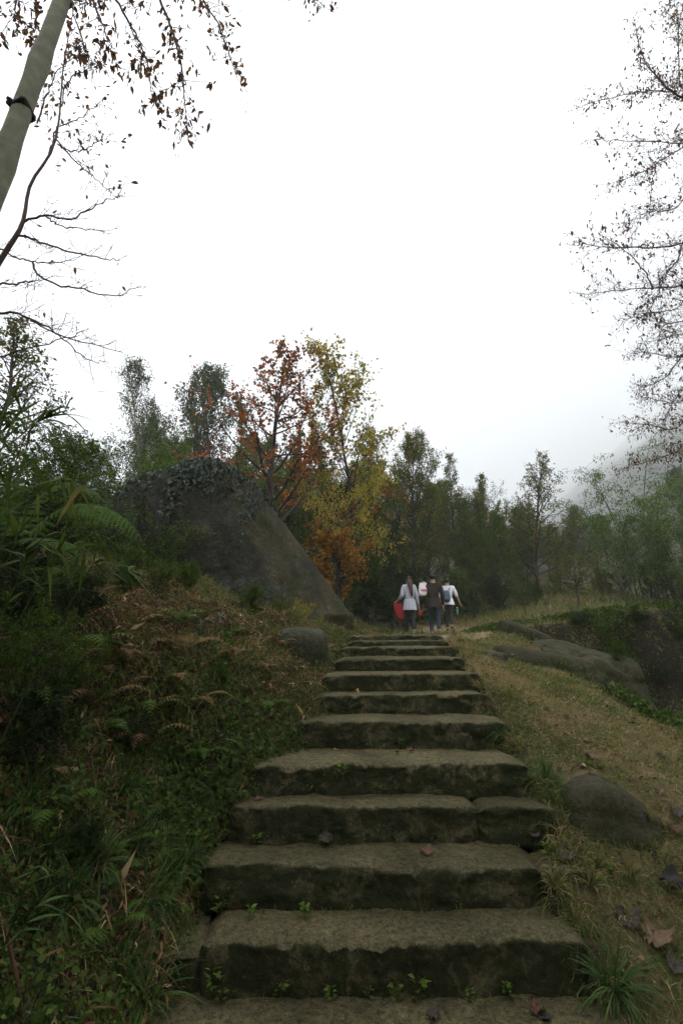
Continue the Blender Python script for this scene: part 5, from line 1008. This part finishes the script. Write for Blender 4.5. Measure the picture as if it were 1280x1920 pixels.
def loft(name, rings, mat, parent, n=20, seed=0, wav=.0):
    """garment: closed rings (centre, rx, ry) joined top to bottom, with hem and soft folds"""
    a = np.linspace(0, 2 * math.pi, n, endpoint=False); V = []
    for k, (c, rx, ry) in enumerate(rings):
        f = 1 + wav * np.sin(a * 5 + seed + k * .4) * (k / len(rings)) + wav * .6 * np.sin(a * 3 + seed * 2 + k * .9)
        V.append(np.stack([c[0] + rx * np.cos(a) * f, c[1] + ry * np.sin(a) * f, np.full(n, c[2])], -1))
    V = np.concatenate(V); k = len(rings); i = np.arange(k - 1)[:, None] * n; j = np.arange(n)[None]; j2 = (j + 1) % n
    me = make_mesh(name, V, np.stack([i + j, i + n + j, i + n + j2, i + j2], -1).reshape(-1, 4), None, True)
    o = obj(name, me, M[mat], parent); s = o.modifiers.new('thick', 'SOLIDIFY'); s.thickness = .006; s.offset = -1; o.modifiers.new('sub', 'SUBSURF').levels = 1
    return o
def lerp3(a, b, t): return tuple(a[i] + (b[i] - a[i]) * t for i in range(3))
def hand_fingers(wr, d, side):
    """palm and five fingers continuing the arm along d; returns verts, edges, radii (edges index from the wrist = 0)"""
    d = nrm(np.array(d, float)); s = nrm(np.cross(d, A(0, 1, 0)) if abs(d[1]) < .9 else A(1, 0, 0)); f = np.cross(s, d)
    palm = np.array(wr) + d * .05; V = [palm]; E = [(0, 1)]; Rr = [(.024, .016)]
    for k, (o, L) in enumerate([(-.024, .062), (-.008, .072), (.008, .068), (.023, .055)]):
        b = palm + d * .035 + f * o; m = b + d * L * .5 + s * side * .008; t = m + d * L * .4 + s * side * .022; i = len(V) + 1; V += [b, m, t]; E += [(1, i), (i, i + 1), (i + 1, i + 2)]; Rr += [.0095, .0085, .007]
    b = palm + f * -.03 + d * .0; t = b + d * .035 - f * .02; i = len(V) + 1; V += [b, t]; E += [(1, i), (i, i + 1)]; Rr += [.011, .008]
    return V, E, Rr
def person(label, x, y, H, rz, arms, garb, shoulder=.16, hip=.085, stride=(.12, -.1), head_turn=0.0):
    k = H / 1.65; o = thing('person', label, 'person', (x, y, tz(x, y) + .01), rz)
    J = {}; z = lambda v: v * k
    pel, wai, che, nb, nk, h1, h2, h3 = [A(0, 0, z(.90)), A(0, 0, z(1.04)), A(0, -.005, z(1.24)), A(0, 0, z(1.37)), A(0, .012, z(1.43)), A(0, .02, z(1.50)), A(0, .022, z(1.57)), A(0, .015, z(1.635))]
    V = [pel, wai, che, nb, nk, h1, h2, h3]; E = [(i, i + 1) for i in range(7)]; Rd = [(.125 * k, .095 * k), (.11 * k, .085 * k), (.135 * k, .1 * k), .075 * k, .06 * k, (.074 * k, .085 * k), (.08 * k, .095 * k), (.05 * k, .06 * k)]
    nose = len(V); V.append(A(0, .115 * k, z(1.535))); E.append((6, nose)); Rd.append(.012)
    for sx in (-1, 1):
        i = len(V); V.append(A(sx * .085 * k, .015, z(1.545))); E.append((6, i)); Rd.append((.012, .018))
    for sx, key in ((-1, 'L'), (1, 'R')):
        sh = A(sx * shoulder * k, 0, z(1.33)); el, wr = [np.array(p, float) * A(1, 1, 1) for p in arms[key]]; el[2] *= k; wr[2] *= k
        i = len(V); V += [sh, el, wr]; E += [(2, i), (i, i + 1), (i + 1, i + 2)]; Rd += [.052 * k, .04 * k, .026 * k]
        hv, he, hr = hand_fingers(wr, wr - el, sx); b = len(V)
        E += [((i + 2) if a == 0 else b + a - 1, b + c - 1) for a, c in he]; V += hv; Rd += hr
        J[key] = (sh, el, wr)
    for sx, st in ((-1, stride[0]), (1, stride[1])):
        hp = A(sx * hip * k, 0, z(.84)); kn = A(sx * hip * k * .95, st * .55 + .03, z(.48)); an = A(sx * hip * k * .9, st, z(.09) + (.06 if st < 0 else 0)); toe = an + A(sx * .012, .14, -.055 + (-.02 if st < 0 else 0))
        i = len(V); V += [hp, kn, an, toe]; E += [(0, i), (i, i + 1), (i + 1, i + 2), (i + 2, i + 3)]; Rd += [.078 * k, .055 * k, .036 * k, .034 * k]; J['leg%d' % sx] = (hp, kn, an, toe)
    skin('body', V, E, Rd, 'skin', o)
    # trousers
    tv, te, tr = [pel + A(0, 0, .03), pel - A(0, 0, .03)], [(0, 1)], [(.132 * k, .105 * k), (.135 * k, .108 * k)]
    for sx in (-1, 1):
        hp, kn, an, toe = J['leg%d' % sx]; i = len(tv); tv += [hp - A(0, 0, .02), kn, an + A(0, 0, .03)]; te += [(1, i), (i, i + 1), (i + 1, i + 2)]; tr += [.088 * k, .066 * k, .054 * k]
    skin('trousers', tv, te, tr, garb['trousers'], o)
    for sx in (-1, 1):
        hp, kn, an, toe = J['leg%d' % sx]; skin('shoe', [an - A(0, .045, .035), an + A(0, .03, -.04), toe + A(0, .01, -.005)], [(0, 1), (1, 2)], [(.042, .036), (.044, .034), (.034, .024)], garb['shoe'], o)
    # top with sleeves, one continuous garment
    gv = [pel + A(0, 0, .0), wai, che, A(0, -.005, z(1.39))]; ge = [(0, 1), (1, 2), (2, 3)]; gr = [(.15 * k, .118 * k), (.136 * k, .108 * k), (.165 * k, .125 * k), (.085 * k, .08 * k)]
    for key in 'LR':
        sh, el, wr = J[key]; i = len(gv); cut = garb.get('sleeve', .85); gv += [sh, el, el + (wr - el) * cut]; ge += [(2, i), (i, i + 1), (i + 1, i + 2)]; gr += [.078 * k, .058 * k, .044 * k]
    top = skin(garb['topname'], gv, ge, gr, garb['top'], o)
    if garb.get('hem'):
        hm = garb['hem']; loft('hem', [(A(0, 0, z(1.0)), .15 * k, .118 * k), (A(0, -.01, z(.92)), .165 * k, .13 * k), (A(0, -.015, z((.92 + hm) / 2)), .185 * k, .145 * k), (A(0, -.02, z(hm)), .2 * k, .155 * k)], garb['top'], top, 22, 1.0, .05)
    # hair: a cap over the skull, long hair falls down the back
    hv = [A(0, -.025, z(1.475)), A(0, -.01, z(1.555)), A(0, .0, z(1.635))]; hr = [(.08 * k, .07 * k), (.1 * k, .105 * k), (.07 * k, .078 * k)]
    hair = skin('hair', hv, [(0, 1), (1, 2)], hr, 'hair', o)
    if garb.get('long'):
        skin('hair_length', [A(0, -.06, z(1.55)), A(.01, -.105, z(1.42)), A(.03, -.13, z(1.28)), A(.05, -.135, z(1.13)), A(.055, -.13, z(1.06))], [(i, i + 1) for i in range(4)], [(.085, .05), (.085, .04), (.065, .03), (.042, .02), (.015, .01)], 'hairbrown', hair)
    return o, J
def carried(name, label, cat, o, V=None): pass
# x positions from the picture
wx, wy = pix(768, 1150, 12.6)[0], 12.6
woman, JW = person('woman walking away in a long pale grey cardigan, brown hair down her back', wx, wy, 1.63, .05, {'L': ((-.21, -.06, 1.07), (-.29, .08, .985)), 'R': ((.2, -.02, 1.06), (.25, .05, .82))},
       dict(trousers='charcoal', shoe='shoe_white', top='cardigan', topname='cardigan', sleeve=.8, hem=.7, long=True), .15, .08, (.14, -.16))
mx, my = pix(814, 1150, 13.0)[0], 13.0
man, JM = person('man walking away in a dark brown jacket and blue jeans', mx, my, 1.72, -.05, {'L': ((-.27, .05, 1.1), (-.3, .2, 1.22)), 'R': ((.24, -.02, 1.06), (.26, .05, .8))},
       dict(trousers='jeans', shoe='shoe', top='jacket', topname='jacket', sleeve=.95, hem=.74), .19, .09, (.08, -.1))
bx, by = pix(841, 1150, 15.2)[0], 15.2
boy, JB = person('man walking ahead in a white shirt with a blue backpack', bx, by, 1.7, -.25, {'L': ((-.24, .04, 1.08), (-.26, .12, .85)), 'R': ((.27, .0, 1.1), (.36, .1, .88))},
       dict(trousers='olive_cloth', shoe='shoe', top='white', topname='shirt', sleeve=.25, hem=.8), .18, .085, (.16, -.12))
def at_person(o, p):
    c, s = math.cos(o.rotation_euler.z), math.sin(o.rotation_euler.z); return A(o.location[0] + c * p[0] - s * p[1], o.location[1] + s * p[0] + c * p[1], o.location[2] + p[2])
def bag(name, label, pos, w_, d, h, mat, seed, handle=.16, tilt=0.0, cat='bag', sag=.2):
    """soft carrier bag hanging from its handles: pos is where the handles are held"""
    g = np.random.default_rng(seed); o = thing(name, label, cat, tuple(pos)); n = 28; a = np.linspace(0, 2 * math.pi, n, endpoint=False); V = []
    se = lambda v: np.sign(v) * np.abs(v) ** .6; zs = [0, .06, .2, .45, .7, .9, 1.0, 1.02]; fs = [.55, .85, 1, 1.05, 1, .9, .82, .8]
    V.append(A(0, 0, -handle - h)[None])
    for z_, f in zip(zs, fs):
        wv = 1 + .06 * np.sin(a * 3 + seed + z_ * 4) + .04 * np.sin(a * 7 + z_ * 9); V.append(np.stack([w_ / 2 * f * se(np.cos(a)) * wv + tilt * (z_ - 1) * h, d / 2 * f * (1 - .6 * z_ * (1 - sag)) * se(np.sin(a)) * wv, np.full(n, -handle - h + z_ * h) + .012 * np.sin(a * 4 + seed) * (z_ > .8)], -1))
    V = np.concatenate(V); Q = []; k = np.arange(n); k2 = (k + 1) % n; T = np.stack([np.zeros(n, int), 1 + k2, 1 + k], -1)
    for i in range(len(zs) - 1): Q.append(np.stack([1 + i * n + k, 1 + i * n + k2, 1 + (i + 1) * n + k2, 1 + (i + 1) * n + k], -1))
    b = obj('bag_body', make_mesh('bag_body', V, [np.concatenate(Q), T], None, True), M[mat], o); b.modifiers.new('sub', 'SUBSURF').levels = 1
    for sy in (-1, 1):
        mb = MB(); tube(mb, spline([A(-w_ * .25, sy * d * .15, -handle), A(-w_ * .14, sy * d * .08, -handle * .4), A(0, 0, 0), A(w_ * .14, sy * d * .08, -handle * .4), A(w_ * .25, sy * d * .15, -handle)], 14), .006, 6); obj('handle', mb.mesh('handle', True), M[mat], o)
    return o
bag('shopping_bag', 'large red shopping bag hanging from the left hand of the woman', at_person(woman, JW['L'][2] + A(-.02, .06, -.01)), .26, .12, .42, 'redbag', 3, .08, -.3)
bag('shopping_bag', 'small red bag between the woman and the man in brown', at_person(woman, JW['R'][2] + A(.045, .05, -.06)), .1, .07, .14, 'redbag', 5, .06, .0)
bg_ = bag('plastic_bag', 'white and pink plastic bag held at the shoulder of the man in brown', at_person(man, A(-.27, -.02, 1.5)), .24, .18, .36, 'plastic', 7, .05, .12)
# its pink print
P_pr = MB(); a_ = np.linspace(0, 2 * math.pi, 14, endpoint=False)
rg = [np.stack([.138 * np.cos(a_), -.1 + .002 + 0 * a_ - .012 * np.cos(a_) ** 2 * -1, -.2 + .05 * np.sin(a_)], -1)]
band = np.linspace(math.pi * 1.05, math.pi * 1.75, 10); up_ = np.stack([.142 * np.cos(band), .085 * np.sin(band), np.full(10, -.2)], -1); lo_ = up_ + A(-.02, 0, -.08)
P_pr.add(np.concatenate([up_, lo_]), np.stack([np.arange(9), np.arange(9) + 10, np.arange(9) + 11, np.arange(9) + 1], -1)); pr_ = obj('pink_print', P_pr.mesh('pink_print', True), M['pink'], bg_); pr_.modifiers.new('t', 'SOLIDIFY').thickness = .004
# backpack: one body, pocket, straps
bp = thing('backpack', 'blue-grey backpack on the back of the man in the white shirt', 'backpack', tuple(at_person(boy, A(-.04, -.16, 1.05))), boy.rotation_euler.z)
skin('pack_body', [A(0, 0, -.16), A(0, -.02, 0), A(0, -.01, .16), A(0, .0, .24)], [(0, 1), (1, 2), (2, 3)], [(.13, .085), (.14, .1), (.12, .085), (.07, .05)], 'blue', bp)
skin('pocket', [A(0, -.1, -.12), A(0, -.115, .0)], [(0, 1)], [(.085, .03), (.08, .03)], 'blue', bp, 1)
for sx in (-1, 1):
    mb = MB(); tube(mb, spline([A(sx * .08, .02, .2), A(sx * .11, .1, .33), A(sx * .12, .24, .3), A(sx * .13, .29, .1), A(sx * .12, .12, -.14)], 16), .016, 6); obj('strap', mb.mesh('strap', True), M['blue'], bp)
# water bottle at the hip
bt = thing('water_bottle', 'pale green water bottle hanging at the hip of the man in white', 'bottle', tuple(at_person(boy, A(.27, .02, .52))))
a_ = np.linspace(0, 2 * math.pi, 16, endpoint=False); pr2 = [(.0, 0), (.03, 0), (.034, .01), (.034, .14), (.026, .17), (.014, .19), (.014, .205), (.0, .205)]
V = np.concatenate([np.stack([r * np.cos(a_), r * np.sin(a_), np.full(16, z_)], -1) for r, z_ in pr2]); k = np.arange(16); k2 = (k + 1) % 16
obj('bottle_body', make_mesh('bottle_body', V, np.concatenate([np.stack([i * 16 + k, i * 16 + k2, (i + 1) * 16 + k2, (i + 1) * 16 + k], -1) for i in range(7)]), None, True), M['bottle'], bt)
V = np.concatenate([np.stack([r * np.cos(a_), r * np.sin(a_), np.full(16, z_)], -1) for r, z_ in [(.0, .2), (.017, .2), (.017, .228), (0, .228)]])
obj('cap', make_mesh('cap', V, np.concatenate([np.stack([i * 16 + k, i * 16 + k2, (i + 1) * 16 + k2, (i + 1) * 16 + k], -1) for i in range(3)]), None, True), M['white'], bt)
mb = MB(); tube(mb, spline([A(0, 0, .21), A(-.03, 0, .3), A(-.1, 0, .38)], 8), .004, 5); obj('strap', mb.mesh('strap', True), M['charcoal'], bt)
